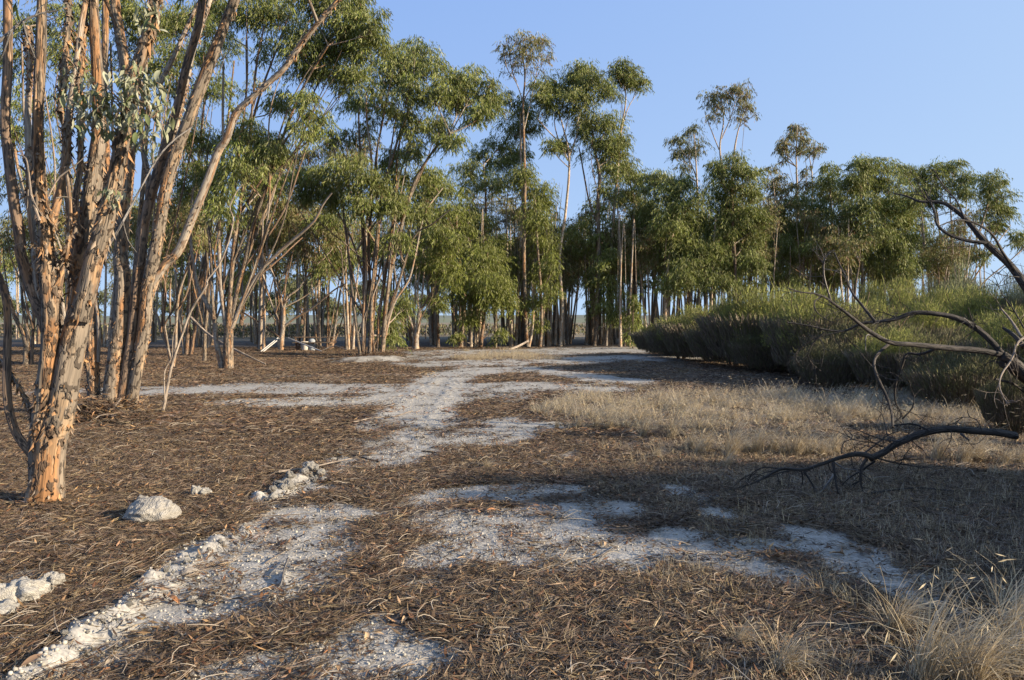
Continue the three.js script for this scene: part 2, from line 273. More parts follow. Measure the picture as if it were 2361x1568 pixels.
// leaves of one clump, gathered in puffs, hanging; centre c, half sizes r (metres)
function clumpLeaves(B, c, r, R, o) {
  const { L, W, pal, dens } = o, area = Math.PI * r.x * r.y;
  const nP = Math.max(5, Math.min(34, Math.round(area * 4.6))), puffs = [];
  for (let i = 0; i < nP; i++) {
    const a = R() * 6.283, u = R() * 1.72 - 0.72, q = Math.pow(R(), 0.45) * (0.72 + 0.42 * R()), h = Math.sqrt(Math.max(0, 1 - u * u));
    puffs.push(V(c.x + Math.cos(a) * h * q * r.x, c.y + u * q * r.y, c.z + Math.sin(a) * h * q * r.z));
  }
  const N = Math.round(area * dens / (L * W * 0.55)), pr = Math.min(0.75, 0.34 * Math.min(r.x, r.y) + 0.18);
  for (const p of puffs) {
    const tone = 0.8 + 0.4 * R(), s = 0.45 + 0.85 * R(), n = Math.round(N / nP * (0.25 + 1.0 * R()) * (0.35 + 0.85 * s)), tall = 0.75 + 0.7 * R();
    const put = (x, y, z, ax, az, t0) => {
      let dx = ax * 0.5 + (R() - 0.5) * 0.8, dy = -0.75 + (R() - 0.5) * 0.9, dz = az * 0.5 + (R() - 0.5) * 0.8; const l = Math.hypot(dx, dy, dz), k = R() < 0.025 ? [0.16, 0.085, 0.045] : pal[Math.floor(R() * pal.length)], t = t0 * (0.85 + 0.3 * R()), f = 0.7 + 0.55 * R();
      B.leaf(x, y, z, dx / l, dy / l, dz / l, R() - 0.5, (R() - 0.5) * 0.7, R() - 0.5, L * f, W * f, [k[0] * t, k[1] * t, k[2] * t]);
    };
    // drooping sprays that reach out of the puff
    const nS = Math.round(n / 30);
    for (let i = 0; i < nS; i++) {
      const a = R() * 6.283, up = R() * 1.5 - 0.5, len = pr * (0.9 + 1.1 * R()), ca = Math.cos(a), sa = Math.sin(a), m = 11 + Math.floor(R() * 9);
      for (let j = 0; j < m; j++) { const t = 0.25 + 0.75 * (j + R()) / m; put(p.x + ca * len * t + (R() - 0.5) * 0.07, p.y + len * (up * t - 0.75 * t * t) + (R() - 0.5) * 0.07, p.z + sa * len * t + (R() - 0.5) * 0.07, ca, sa, tone); }
    }
    for (let i = 0; i < n * 0.52; i++) {
      const a = R() * 6.283, u = R() * 2 - 1, h = Math.sqrt(1 - u * u), q = Math.pow(R(), 0.5) * pr * s;
      const x = Math.cos(a) * h * q * 1.2, y = u * q * tall - (u < 0 ? R() * R() * 0.3 * pr : 0), z = Math.sin(a) * h * q * 1.2;
      let dx = Math.cos(a) * h * 0.45 + (R() - 0.5) * 0.8, dy = -0.72 + (R() - 0.5) * 0.9, dz = Math.sin(a) * h * 0.45 + (R() - 0.5) * 0.8; const l = Math.hypot(dx, dy, dz); dx /= l; dy /= l; dz /= l;
      const k = pal[Math.floor(R() * pal.length)], t = tone * (0.85 + 0.3 * R()), f = 0.75 + 0.5 * R();
      B.leaf(p.x + x, p.y + y, p.z + z, dx, dy, dz, R() - 0.5, (R() - 0.5) * 0.7, R() - 0.5, L * f, W * f, [k[0] * t, k[1] * t, k[2] * t]);
    }
  }
  return puffs;
}
/* A gum tree. base: where it stands in the view; stems: [points in the view, width at the foot, width at the top, depth the top gains, bark];
   clumps: [x, y, half width, half height, depth offset, density]. */
function gum(s) {
  const R = rngOf(s.seed), d = s.d ?? depthOf(s.base[1]), px = d / F, base = at(s.base[0], s.base[1], d); base.y = heightAt(base.x, base.z);
  const root = thing(s.name || 'gum_tree', s.label, 'tree', base, s.group), nodes = [];
  const L = s.L ?? 0.085 + d * 0.0026, W = s.W ?? L * 0.17, dens = (s.dens ?? 2.3) * 1.25, pal = s.pal || GREEN;
  s.stems.forEach(([pts, w0, w1, dz = 0, mat = 'bark', flare], si) => {
    const P = pts.map((p, i) => { const t = i / (pts.length - 1); return at(p[0], p[1], d + dz * t * t + (p[2] || 0)); });
    if (Math.abs(P[0].y - base.y) < 0.25) { P[0].y = base.y - 0.06; }
    const near = d < 16;
    const g = limb(P, [w0 / 2 * px * 0.93, lerp(w0, w1, 0.42) / 2 * px * 0.93, w1 / 2 * px * 0.93], { seg: near ? 16 : d < 30 ? 9 : 7, step: near ? 0.07 : 0.35, rough: near ? 0.16 : 0.1, off: base, flare: P[0].y < base.y + 0.02 ? (flare ?? 0.3) : 0, seed: s.seed * 7 + si });
    part('stem', g, M[mat], root);
    if (near && mat !== 'dark' && s.flakes !== 0) flakes(P, [w0 / 2 * px, w1 / 2 * px], base, root, R, s.flakes ?? 1);
    const cv = new THREE.CatmullRomCurve3(P, false, 'centripetal');
    for (let i = 3; i <= 24; i++) nodes.push([cv.getPoint(i / 24), lerp(w0, w1, i / 24) / 2 * px]);
  });
  for (let i = 0; i < (s.fan || 0); i++) {
    const c = s.clumps[Math.floor(R() * s.clumps.length)], h0 = 0.12 + 0.3 * R(), st = s.stems[Math.floor(R() * s.stems.length)][0], k = Math.min(st.length - 2, Math.floor(h0 * st.length)), a = at(st[k][0], st[k][1], d), e = at(c[0] + (R() - 0.5) * c[2], c[1] + (R() - 0.3) * c[3], d + (R() - 0.5) * 2.4);
    if (e.y < a.y + 0.8) continue;
    const m1 = a.clone().lerp(e, 0.35), m2 = a.clone().lerp(e, 0.7), q = a.distanceTo(e) * 0.05; m1.x += (R() - 0.5) * q * 2; m1.y -= q * 0.3; m2.x += (R() - 0.5) * q * 2; m2.z += (R() - 0.5) * q * 2;
    part('stem', limb([a, m1, m2, e], [0.04, 0.028, 0.008], { seg: 6, step: 0.35, rough: 0.1, off: base, seed: s.seed + i }), M[['dark', 'bark', 'smooth'][i % 3]], root);
  }
  for (let i = 0; i < (s.poles || 0); i++) {
    const b0 = s.base[0] + (R() - 0.5) * 70, w = (R() - 0.5) * 26, top = 390 + 90 * R(), P = [[b0, 802], [b0 + w * 0.2 + (R() - 0.5) * 6, 700], [b0 + w * 0.6 + (R() - 0.5) * 8, 590], [b0 + w, lerp(590, top, 0.6)], [b0 + w * 1.7, Math.max(top, s.top || 0)]].map((p) => at(p[0], p[1], d + 1 + 4 * ((i * 0.618 + 0.3) % 1))); P[0].y = -0.06;
    part('stem', limb(P, [0.07 + 0.05 * R(), 0.055, 0.03, 0.006], { seg: 6, step: 0.5, rough: 0.1, off: base, flare: 0.4, seed: s.seed + i }), M[i % 3 === 1 ? 'bark' : 'cream'], root);
  }
  for (const [cx, cy, rx, ry, dz, cd] of s.clumps || []) {
    const dc = d + (dz ?? (R() - 0.5) * (s.spread ?? 2.4)), c = at(cx, cy, dc), k = dc / F, r = V(rx * k * 1.16, ry * k * 1.2, (rx * 0.75 + ry * 0.25) * k * 1.1);
    let bi = nodes[0], bc = 1e9;
    for (const nd of nodes) { const dy = c.y - nd[0].y, h = Math.hypot(c.x - nd[0].x, c.z - nd[0].z), cost = Math.hypot(h, dy) + (dy < h * 0.9 ? (h * 0.9 - dy) * 1.6 : 0); if (cost < bc) { bc = cost; bi = nd; } }
    const B = new Leaves(), puffs = clumpLeaves(B, V(c.x - base.x, c.y - base.y, c.z - base.z), r, R, { L, W, pal: s.palOf ? s.palOf(cx, cy, R) : pal, dens: (cd ?? 1) * dens });
    leafTotal += B.count;
    const p0 = bi[0].clone().sub(base), c0 = c.clone().sub(base), low = c0.clone(); low.y -= r.y * 0.35;
    const m = p0.clone().lerp(low, 0.5); m.y += (low.y - p0.y) * 0.04 - p0.distanceTo(low) * 0.05; m.x += (R() - 0.5) * 0.2; m.z += (R() - 0.5) * 0.2;
    const r0 = Math.max(0.006, Math.min(bi[1] * 0.8, 0.012 + 0.014 * p0.distanceTo(low))), gs = [limb([p0, m, low], [r0, r0 * 0.55], { seg: 5, step: 0.5, seed: s.seed + cx })];
    puffs.forEach((p, i) => { if (i % 2 && puffs.length > 12) return; const st = m.clone().lerp(low, 0.3 + 0.7 * R()), q = st.clone().lerp(p, 0.5); q.y -= st.distanceTo(p) * 0.08; gs.push(limb([st, q, p], [r0 * 0.5, 0.0035], { seg: 4, step: 0.6, seed: i, cap: false })); });
    const b = part('bough', mergeGeometries(gs), M[s.twig || 'smooth'], root);
    part('foliage', B.build(), M.leaf, b, true);
  }
  return root;
}
// curling scales of shed bark that stand off a trunk
function flakes(P, rad, off, root, R, amt) {
  const cv = new THREE.CatmullRomCurve3(P, false, 'centripetal'), len = cv.getLength(), B = new Leaves(), n = Math.round(len * 120 * amt);
  const C = [[0.26, 0.14, 0.065], [0.17, 0.115, 0.075], [0.24, 0.185, 0.135], [0.09, 0.06, 0.04], [0.32, 0.18, 0.085], [0.14, 0.10, 0.07]];
  for (let i = 0; i < n; i++) {
    const t = R(); if (n3(t * len * 2.2, 3.5, P[0].x * 9, 5) < 0.42) continue;
    const p = cv.getPoint(t), tg = cv.getTangent(t), r = lerp(rad[0], rad[1], t) * 0.99, a = R() * 6.283;
    const u = V(1, 0, 0).addScaledVector(tg, -tg.x).normalize(), w = tg.clone().cross(u), o = u.multiplyScalar(Math.cos(a)).addScaledVector(w, Math.sin(a));
    const dir = tg.clone().multiplyScalar(R() < 0.7 ? -1 : 1).addScaledVector(o, 0.25 + R() * 0.6).addScaledVector(w, (R() - 0.5) * 0.8).normalize(), c = C[Math.floor(R() * C.length)], k = 0.7 + 0.5 * R();
    B.leaf(p.x + o.x * r - off.x, p.y + o.y * r - off.y, p.z + o.z * r - off.z, dir.x, dir.y, dir.z, o.x, o.y, o.z, 0.025 + R() * R() * 0.11, 0.012 + R() * 0.026, c.map((q) => q * k), 0.2);
  }
  if (B.count) part('peeling_bark', B.build(), M.flake, root, true);
}
const z1 = (x, y) => [x * 0.4043, y * 0.4043], z2 = (x, y) => [x * 0.4043, 576.4 + y * 0.4043];           // crops that were measured, back into the view
const z3 = (x, y) => [403.5 + x * 0.2941, y * 0.2941], z4 = (x, y) => [403.5 + x * 0.2941, 403.5 + y * 0.2941];
const z6 = (x, y) => [922.3 + x * 0.26854, 461.1 + y * 0.26854], z7 = (x, y) => [1498.7 + x * 0.36528, 288.2 + y * 0.36528], z8 = (x, y) => [1441 + x * 0.38965, 605.3 + y * 0.38965];
const z5 = (x, y) => [1152.9 + x * 0.3418, 749.4 + y * 0.3418], zp = (x, y) => [345.8 + x * 0.21973, 662.9 + y * 0.21973];
const tr = (f, ...a) => { const o = []; for (let i = 0; i < a.length; i += 2) o.push(f(a[i], a[i + 1])); return o; };

// the nearest tree, at the left edge
const treeA = gum({
  seed: 3, base: [105, 1166], label: 'nearest gum tree at left edge with orange peeling bark and broad-leaved tuft', flakes: 1.5, L: 0.16, W: 0.03, dens: 1.2,
  stems: [
    [[[107, 1172], [112, 1100], [122, 1010], ...tr(z2, 345, 900, 385, 700, 425, 500, 455, 350, 470, 200), ...tr(z1, 455, 1500, 500, 1250, 530, 1050, 552, 900, 562, 760, 552, 400, 540, 150, 530, -120)], 76, 22, 0.5, 'bark', 0.3],
    [[[98, 1168], [96, 1090], ...tr(z2, 235, 1050, 250, 900, 268, 700, 285, 500, 290, 400, 280, 230, 268, 60), ...tr(z1, 262, 1400, 250, 1270, 228, 1120, 215, 800, 222, 500, 234, 200, 240, -120)], 52, 20, -0.25, 'bark', 0.2],
    [[...tr(z2, 455, 400, 500, 220, 535, 60), ...tr(z1, 560, 1400, 610, 1220, 652, 1050, 690, 850, 722, 680, 772, 420, 832, 250, 885, 0, 910, -150)], 46, 24, -0.3, 'bark'],
    [[...tr(z2, 270, 470, 232, 350, 190, 260, 155, 150, 112, 0), ...tr(z1, 118, 1400, 80, 1150, 50, 900, 30, 700, 42, 400, 42, 0, 40, -150)], 30, 19, 0.3, 'dark'],
    [[...tr(z2, 272, 430, 238, 320, 214, 190, 200, 0), ...tr(z1, 205, 1450, 176, 1200, 165, 900, 158, 650, 170, 400, 150, 150)], 20, 12, 0.4, 'smooth'],
    [[...tr(z1, 285, 1330, 318, 1180, 362, 1000, 385, 760, 402, 600, 432, 400, 470, 110, 505, -80)], 22, 13, 0.5, 'smooth'],
    [[...tr(z2, 205, 1190, 150, 1130, 90, 1040, 46, 880, 40, 620, 42, 360, 15, 210, -60, 40)], 22, 15, 0.2, 'dark'],
    [[...tr(z2, 198, 970, 165, 900, 130, 820, 65, 715, 0, 620)], 8, 5, 0.2, 'dead'],
    [[...tr(z2, 325, 520, 322, 380, 345, 180, 370, 40), ...tr(z1, 372, 1480, 400, 1300, 395, 1100, 370, 950)], 14, 8, -0.3, 'smooth'],
    [[...tr(z1, 440, 1330, 430, 1150, 455, 980, 462, 700, 452, 520, 470, 330, 480, 150, 500, -40)], 15, 12, 0.6, 'bark'],
    [[...tr(z1, 345, 640, 360, 480, 372, 330, 390, 120, 385, -60)], 17, 13, 0.5, 'bark'],
  ],
  clumps: [[160, -260, 150, 110, 0.3], [330, -330, 160, 120, -0.4], [20, -330, 140, 120, 0.2], [250, -430, 180, 110, 0.8]],
});
{ // the tuft of broad leaves that has sprouted from its trunk: every leaf a piece
  const R = rngOf(77), d0 = 6.42, base = treeA.position;
  const geos = []; const mats = [[0.27, 0.28, 0.19], [0.17, 0.19, 0.10], [0.33, 0.335, 0.25], [0.12, 0.145, 0.06], [0.22, 0.235, 0.14]].map((c) => new THREE.MeshPhysicalMaterial({ color: new THREE.Color().setRGB(...c), roughness: 0.7, specularIntensity: 0.3, side: THREE.DoubleSide, transmission: 0.2, thickness: 0 }));
  for (let v = 0; v < 4; v++) {
    const n = 6, pos = [], idx = []; const bend = 0.12 + 0.12 * R(), tw = (R() - 0.5) * 0.5, wid = 0.31 + 0.10 * R();
    for (let i = 0; i <= n; i++) { const t = i / n, w = wid * Math.pow(Math.sin(Math.PI * Math.pow(t, 0.8)), 0.8) / 2, y = bend * Math.sin(t * 2.4), q = tw * t * t; pos.push(t, y + w * 0.35, q + w, t, y, q, t, y + w * 0.35, q - w); }
    for (let i = 0; i < n; i++) for (let k = 0; k < 2; k++) { const a = i * 3 + k; idx.push(a, a + 1, a + 3, a + 1, a + 4, a + 3); }
    const g = new THREE.BufferGeometry(); g.setAttribute('position', new THREE.Float32BufferAttribute(pos, 3)); g.setIndex(idx); g.computeVertexNormals(); geos.push(g);
  }
  const shoots = [[290, 230, 62, 52, 78], [345, 250, 45, 55, 54], [230, 250, 50, 48, 46], [180, 195, 34, 50, 26], [325, 180, 45, 28, 34], [340, 35, 26, 38, 20], [262, 448, 26, 12, 12], [210, 280, 30, 22, 12], [330, 320, 28, 24, 14]];
  for (const [cx, cy, rx, ry, n] of shoots) {
    const k = d0 / F, c = at(cx, cy, d0 + (R() - 0.5) * 0.2), tw = [], leaves = [];
    for (let i = 0; i < n; i++) {
      const a = R() * 6.283, q = Math.sqrt(R()), p = V(c.x + Math.cos(a) * q * rx * k * 1.3, c.y + Math.sin(a) * q * ry * k * 1.25, c.z + (R() - 0.5) * rx * k * 1.5);
      leaves.push(p);
      if (i % 5 === 0) tw.push(limb([c.clone().add(V((R() - 0.5) * 0.06, -0.08, 0)), c.clone().lerp(p, 0.5).add(V(0, 0.03, 0)), p], [0.006, 0.002], { seg: 4, step: 0.1, off: base, cap: false }));
    }
    const sh = part('leafy_shoot', mergeGeometries(tw), M.twig, treeA);
    const B = new Leaves();
    for (let i = 0; i < n * 1.1; i++) { const a = R() * 6.283, q = Math.sqrt(R()), dx = R() - 0.5, dy = -0.4 - 0.6 * R(), dz = R() - 0.5, l = Math.hypot(dx, dy, dz); B.leaf(c.x - base.x + Math.cos(a) * q * rx * k * 1.1, c.y - base.y + Math.sin(a) * q * ry * k * 1.1, c.z - base.z + (R() - 0.5) * rx * k * 1.6, dx / l, dy / l, dz / l, R() - 0.5, R() - 0.5, R() - 0.5, 0.05 + 0.05 * R(), 0.02 + 0.012 * R(), [[0.32, 0.325, 0.23], [0.2, 0.22, 0.11], [0.38, 0.38, 0.28]][i % 3]); }
    part('young_foliage', B.build(), M.leaf, sh, true);
    for (const p of leaves) {
      const m = part('leaf', geos[Math.floor(R() * 4)], mats[Math.floor(R() * mats.length)], sh);
      m.position.set(p.x - base.x, p.y - base.y, p.z - base.z); const s = 0.068 + 0.046 * R(); m.scale.setScalar(s);
      m.rotation.set((R() - 0.5) * 2.6, R() * 6.283, -1.1 + (R() - 0.5) * 1.5, 'YZX');
    }
  }
}
// the three-trunked tree behind it
gum({
  seed: 8, base: [262, 968], label: 'gum tree with three close leaning trunks standing second from the left edge', flakes: 0.8, L: 0.18, W: 0.034, dens: 1.2, spread: 3,
  stems: [
    [[...tr(z2, 545, 975, 535, 860, 532, 720, 520, 500, 520, 300, 530, 100), ...tr(z1, 540, 1450, 590, 1250, 600, 1000, 600, 800, 590, 500, 600, 200, 600, -150)], 34, 16, 1.2, 'bark', 0.25],
    [[...tr(z2, 632, 905, 650, 720, 668, 560, 690, 350, 698, 150), ...tr(z1, 690, 1500, 700, 1250, 720, 1050, 735, 850, 740, 600, 700, 300, 660, 50, 650, -150)], 42, 20, 0.6, 'bark', 0.2],
    [[...tr(z2, 690, 920, 715, 740, 745, 560, 768, 340, 790, 120), ...tr(z1, 800, 1500, 828, 1250, 870, 1080, 925, 900, 960, 780, 1010, 600, 1062, 380, 1130, 150, 1165, -100)], 27, 17, -0.2, 'dark', 0.25],
    [[...tr(z2, 742, 975, 752, 860, 785, 660, 822, 450, 842, 220), ...tr(z1, 872, 1500, 905, 1320, 940, 1100, 1000, 880, 1080, 660, 1180, 400, 1275, 160, 1345, -20, 1400, -160)], 31, 22, -0.5, 'bark', 0.25],
    [[...tr(z2, 842, 290, 885, 180, 960, 60), ...tr(z1, 1010, 1440, 1100, 1230, 1182, 1030, 1250, 850), ...tr(z3, 400, 1100, 480, 885, 600, 770, 720, 660, 850, 540, 980, 360, 1080, 230, 1200, 90, 1295, -20, 1360, -120)], 21, 9, -0.6, 'smooth'],
    [[...tr(z1, 800, 1350, 848, 1050, 815, 850, 800, 700, 820, 500)], 14, 10, 0.4, 'bark'],
    [[...tr(z1, 985, 850, 1010, 700, 1060, 500, 1100, 300, 1180, 60, 1230, -100)], 13, 10, 0.5, 'smooth'],
    [[...tr(z1, 910, 480, 1000, 300, 1060, 170, 1140, 0)], 12, 8, 0.2, 'smooth'],
    [[...tr(z2, 520, 705, 490, 650, 455, 600)], 12, 9, -0.2, 'bark'],
    [[...tr(z2, 560, 640, 562, 420, 545, 250, 575, 60), ...tr(z1, 590, 1500, 640, 1300)], 9, 7, 0.5, 'smooth'],
  ],
  clumps: [[420, -160, 120, 80], [560, -140, 110, 80], [300, -190, 120, 80], [680, -150, 100, 70], [800, -110, 90, 50], [180, -150, 90, 70]],
});
// grey dead sapling leaning in front of the third tree
{
  const d = depthOf(966), base = gr(368, 968), t = thing('dead_sapling', 'thin grey dead sapling leaning right in front of the litter strip left of the track', 'dead tree', base);
  const P = (pts, dz = 0) => pts.map((p, i) => at(p[0], p[1], d + dz * i / pts.length));
  const mk = (pts, a, b, dz) => part('stem', limb(P(pts, dz), [a, b], { seg: 8, step: 0.12, off: base, rough: 0.1, seed: pts[0][0] }), M.pale, t);
  mk([...tr(z2, 910, 975, 938, 880, 958, 760, 985, 640, 1040, 480, 1092, 340, 1180, 200), ...tr(z4, 250, 830, 342, 710, 400, 580, 442, 440, 455, 330, 430, 260, 470, 150, 530, 70)], 0.026, 0.008, 0.6);
  mk([...tr(z2, 940, 870, 940, 690, 980, 610, 985, 500, 1010, 400)], 0.012, 0.006, 0.2);
  mk([...tr(z2, 970, 735, 1010, 710, 1070, 670)], 0.007, 0.003, -0.2);
}
{ // pale dead branch caught across the trunks
  const b = at(...z1(500, 1540), 7.2), t = thing('dead_branch', 'long thin pale dead branch hanging slantwise across the left trunks', 'branch', b);
  part('branch', limb(tr(z1, 480, 1580, 560, 1470, 640, 1370, 740, 1190, 820, 1040, 900, 900, 980, 810, 1100, 720).map((p, i) => at(p[0], p[1], 7.0 + i * 0.25)), [0.014, 0.006], { seg: 6, step: 0.1, off: b, rough: 0.1 }), M.dead, t);
  part('twig', limb(tr(z1, 700, 1260, 730, 1370, 780, 1440).map((p) => at(p[0], p[1], 7.5)), [0.006, 0.003], { seg: 5, step: 0.1, off: b }), M.dead, t);
}
{ // twiggy dead bits at the top left
  const b = at(...z1(120, 1180), 6.2), t = thing('dead_branch', 'bleached twiggy dead branch between the left-most trunks', 'branch', b);
  const P = (...a) => tr(z1, ...a).map((p, i) => at(p[0], p[1], 6.2 + i * 0.03));
  for (const [pts, r] of [[P(225, 1260, 180, 1120, 160, 960, 145, 900, 100, 880), 0.012], [P(175, 1110, 240, 1230, 280, 1250), 0.005], [P(275, 1120, 330, 1020, 420, 950, 500, 880), 0.009], [P(160, 1080, 150, 1200, 100, 1220), 0.005], [P(320, 1130, 380, 1120, 430, 1140), 0.005]]) part('twig', limb(pts, [r, r * 0.4], { seg: 6, step: 0.06, off: b, rough: 0.1 }), M.pale, t);
  const t2 = thing('dead_branch', 'pale dry branch reaching in from the top left corner', 'branch', at(...z1(60, 150), 5.8)), b2 = t2.position;
  for (const [pts, r] of [[P(-60, 280, 60, 180, 130, 120, 240, 75, 330, 60), 0.015], [P(60, 180, 20, 300, -20, 380), 0.008], [P(130, 120, 150, 200, 185, 290, 200, 330), 0.008], [P(240, 75, 300, 110, 350, 150), 0.005], [P(100, 140, 60, 60, 30, 0), 0.006], [P(200, 90, 230, 40, 300, 0), 0.006]]) part('twig', limb(pts, [r, r * 0.4], { seg: 6, step: 0.06, off: b2, rough: 0.1 }), M.dead, t2);
}
// third tree: a fan of slender stems left of the track
gum({
  seed: 15, base: [525, 850], label: 'fan-stemmed gum tree with a cream foot, third along the left side of the track', fan: 12, dens: 2.8, spread: 3,
  stems: [
    [[...tr(z4, 415, 1525, 418, 1400, 420, 1250, 425, 1120, 435, 950)], 27, 17, 0, 'bark', 0.15],
    [[...tr(z4, 372, 1500, 345, 1400, 320, 1290, 312, 1160, 245, 1000, 182, 880, 145, 700, 120, 450, 130, 220, 160, 0)], 13, 5, 1.2, 'smooth'],
    [[...tr(z4, 305, 1130, 290, 900, 285, 650, 265, 450, 240, 250, 240, 60, 260, -200)], 9, 4, 0.8, 'bark'],
    [[...tr(z4, 400, 1180, 362, 900, 348, 600, 352, 350, 372, 100, 380, -200), ...tr(z3, 375, 900, 380, 500)], 13, 5, 0.7, 'smooth'],
    [[...tr(z4, 420, 1180, 440, 850, 462, 550, 500, 300, 540, 50, 580, -250), ...tr(z3, 640, 500, 700, 200)], 12, 4, -0.5, 'bark'],
    [[...tr(z4, 435, 1180, 490, 900, 545, 700, 600, 450, 650, 280, 725, 80), ...tr(z3, 820, 1150, 930, 850, 1050, 600, 1200, 360)], 13, 4, -1.0, 'bark'],
    [[...tr(z4, 445, 1200, 500, 1060, 575, 900, 690, 730, 800, 620, 900, 530, 1000, 450, 1100, 350, 1160, 230, 1230, 140)], 11, 4, -0.8, 'smooth'],
    [[...tr(z4, 515, 800, 620, 500, 720, 250, 800, 50), ...tr(z3, 960, 1150, 1050, 1030, 1160, 915)], 8, 3, 0.7, 'bark'],
    [[...tr(z4, 550, 880, 640, 800, 750, 720, 900, 580, 1000, 490)], 6, 3, 0.9, 'dark'],
    [[...tr(z4, 460, 700, 510, 300, 560, 0), ...tr(z3, 600, 1000, 680, 700, 800, 380, 900, 100)], 8, 4, 0.9, 'bark'],
    [[...tr(z4, 380, 900, 400, 600, 440, 300, 480, 60), ...tr(z3, 520, 1100, 560, 700, 560, 300, 600, 0)], 7, 3, 1.4, 'dark'],
    [[...tr(z4, 490, 1100, 530, 950, 525, 820)], 5, 4, 0, 'dead'],
  ],
  clumps: [[800, 55, 70, 60], [730, 30, 75, 45], [845, 110, 42, 55], [770, 120, 60, 48], [690, 105, 62, 40], [640, 40, 60, 45], [800, 180, 52, 36], [720, 180, 48, 32], [610, 110, 40, 30, 1, 0.7], [860, 55, 28, 50], [830, 10, 40, 40],
    [570, 20, 60, 40, 1, 0.7], [500, 40, 50, 40, 1, 0.6], [640, 240, 42, 26], [700, 235, 45, 22], [590, 310, 55, 34], [530, 320, 50, 36], [470, 330, 42, 42, 1, 0.8], [620, 345, 38, 36], [560, 380, 46, 42, -1], [490, 410, 42, 42], [605, 420, 36, 32, 1.5, 0.8], [700, 310, 40, 30, -1], [740, 270, 36, 26], [520, 470, 40, 40, -1, 0.8], [440, 430, 40, 46, 1.5, 0.6], [555, 505, 30, 30, 0, 0.6]],
});
// fourth: many-stemmed fan by the bend
gum({
  seed: 22, base: [860, 826], label: 'many-stemmed gum tree on a low mound of litter where the track bends', fan: 14, dens: 2.9, spread: 3.2, L: 0.19,
  stems: [
    [[...tr(z4, 1460, 1430, 1430, 1250, 1400, 1000, 1370, 700, 1340, 450, 1300, 150, 1250, -200)], 10, 4, 0.8, 'bark'],
    [[...tr(z4, 1475, 1430, 1490, 1200, 1480, 900, 1478, 600, 1462, 250, 1455, -100), ...tr(z3, 1440, 900, 1450, 780)], 9, 4, 0.4, 'dark'],
    [[...tr(z4, 1475, 1380, 1478, 1100, 1500, 800, 1495, 450, 1530, 200, 1540, -100), ...tr(z3, 1500, 900, 1500, 720)], 9, 4, -0.3, 'smooth'],
    [[...tr(z4, 1525, 1440, 1535, 1250, 1545, 950, 1575, 650, 1600, 350, 1640, 50), ...tr(z3, 1700, 1250, 1760, 1050, 1830, 850)], 13, 4, -0.5, 'bark'],
    [[...tr(z4, 1570, 1440, 1545, 1200, 1530, 900, 1520, 500, 1560, 100), ...tr(z3, 1580, 1200, 1640, 900, 1680, 700)], 9, 3, 0.6, 'dark'],
    [[...tr(z4, 1620, 1440, 1640, 1200, 1660, 980, 1690, 750, 1740, 550, 1800, 300, 1880, 50), ...tr(z3, 1960, 1280, 2050, 1150, 2160, 1050)], 13, 4, -0.9, 'bark'],
    [[...tr(z4, 1590, 1390, 1600, 1100, 1640, 850, 1690, 500, 1730, 200), ...tr(z3, 1740, 1250, 1790, 1000, 1900, 750, 1980, 690)], 9, 3, 0.9, 'bark'],
    [[...tr(z4, 1560, 1340, 1650, 1150, 1740, 900, 1820, 620, 1900, 450, 2010, 390, 2156, 270)], 7, 3, -0.9, 'bark'],
    [[...tr(z4, 1480, 800, 1420, 600, 1360, 450, 1280, 300, 1200, 150)], 5, 3, 1.0, 'dark'],
    [[...tr(z4, 1640, 1300, 1720, 1000, 1830, 830, 1880, 650, 1960, 300, 2100, 100)], 6, 3, 1.2, 'smooth'],
    [[...tr(z4, 1545, 900, 1580, 500, 1650, 200, 1680, -100), ...tr(z3, 1720, 1000, 1760, 800)], 6, 3, 1.2, 'smooth'],
  ],
  clumps: [[925, 140, 46, 38], [965, 120, 38, 26], [895, 175, 48, 40], [985, 160, 46, 34], [1040, 190, 46, 34], [1090, 200, 42, 34], [1130, 225, 32, 40], [1060, 235, 46, 26], [1000, 215, 44, 30], [940, 210, 42, 32], [870, 230, 42, 32, 0, 0.9], [820, 235, 42, 28, 1, 0.8], [1110, 260, 30, 24], [915, 260, 40, 24, 1],
    [1010, 300, 42, 28], [960, 285, 34, 26], [785, 310, 40, 28, 1.5], [840, 300, 38, 24, 1.5, 0.8], [1035, 325, 26, 24], [860, 420, 46, 36, -1], [790, 395, 48, 34, -1], [730, 400, 44, 34], [905, 380, 34, 32], [940, 345, 34, 26], [760, 455, 48, 34, 1], [700, 450, 40, 30, 1.4], [830, 480, 40, 32], [890, 470, 36, 34, -1], [930, 430, 34, 30, 1], [960, 490, 32, 34, 1], [870, 560, 28, 28, 1, 0.6], [920, 560, 26, 28, -1, 0.6], [660, 420, 38, 30, 2, 0.8], [980, 400, 36, 30, 1], [905, 745, 36, 55, 2.2], [925, 700, 24, 36, 2.4, 0.8]],
});
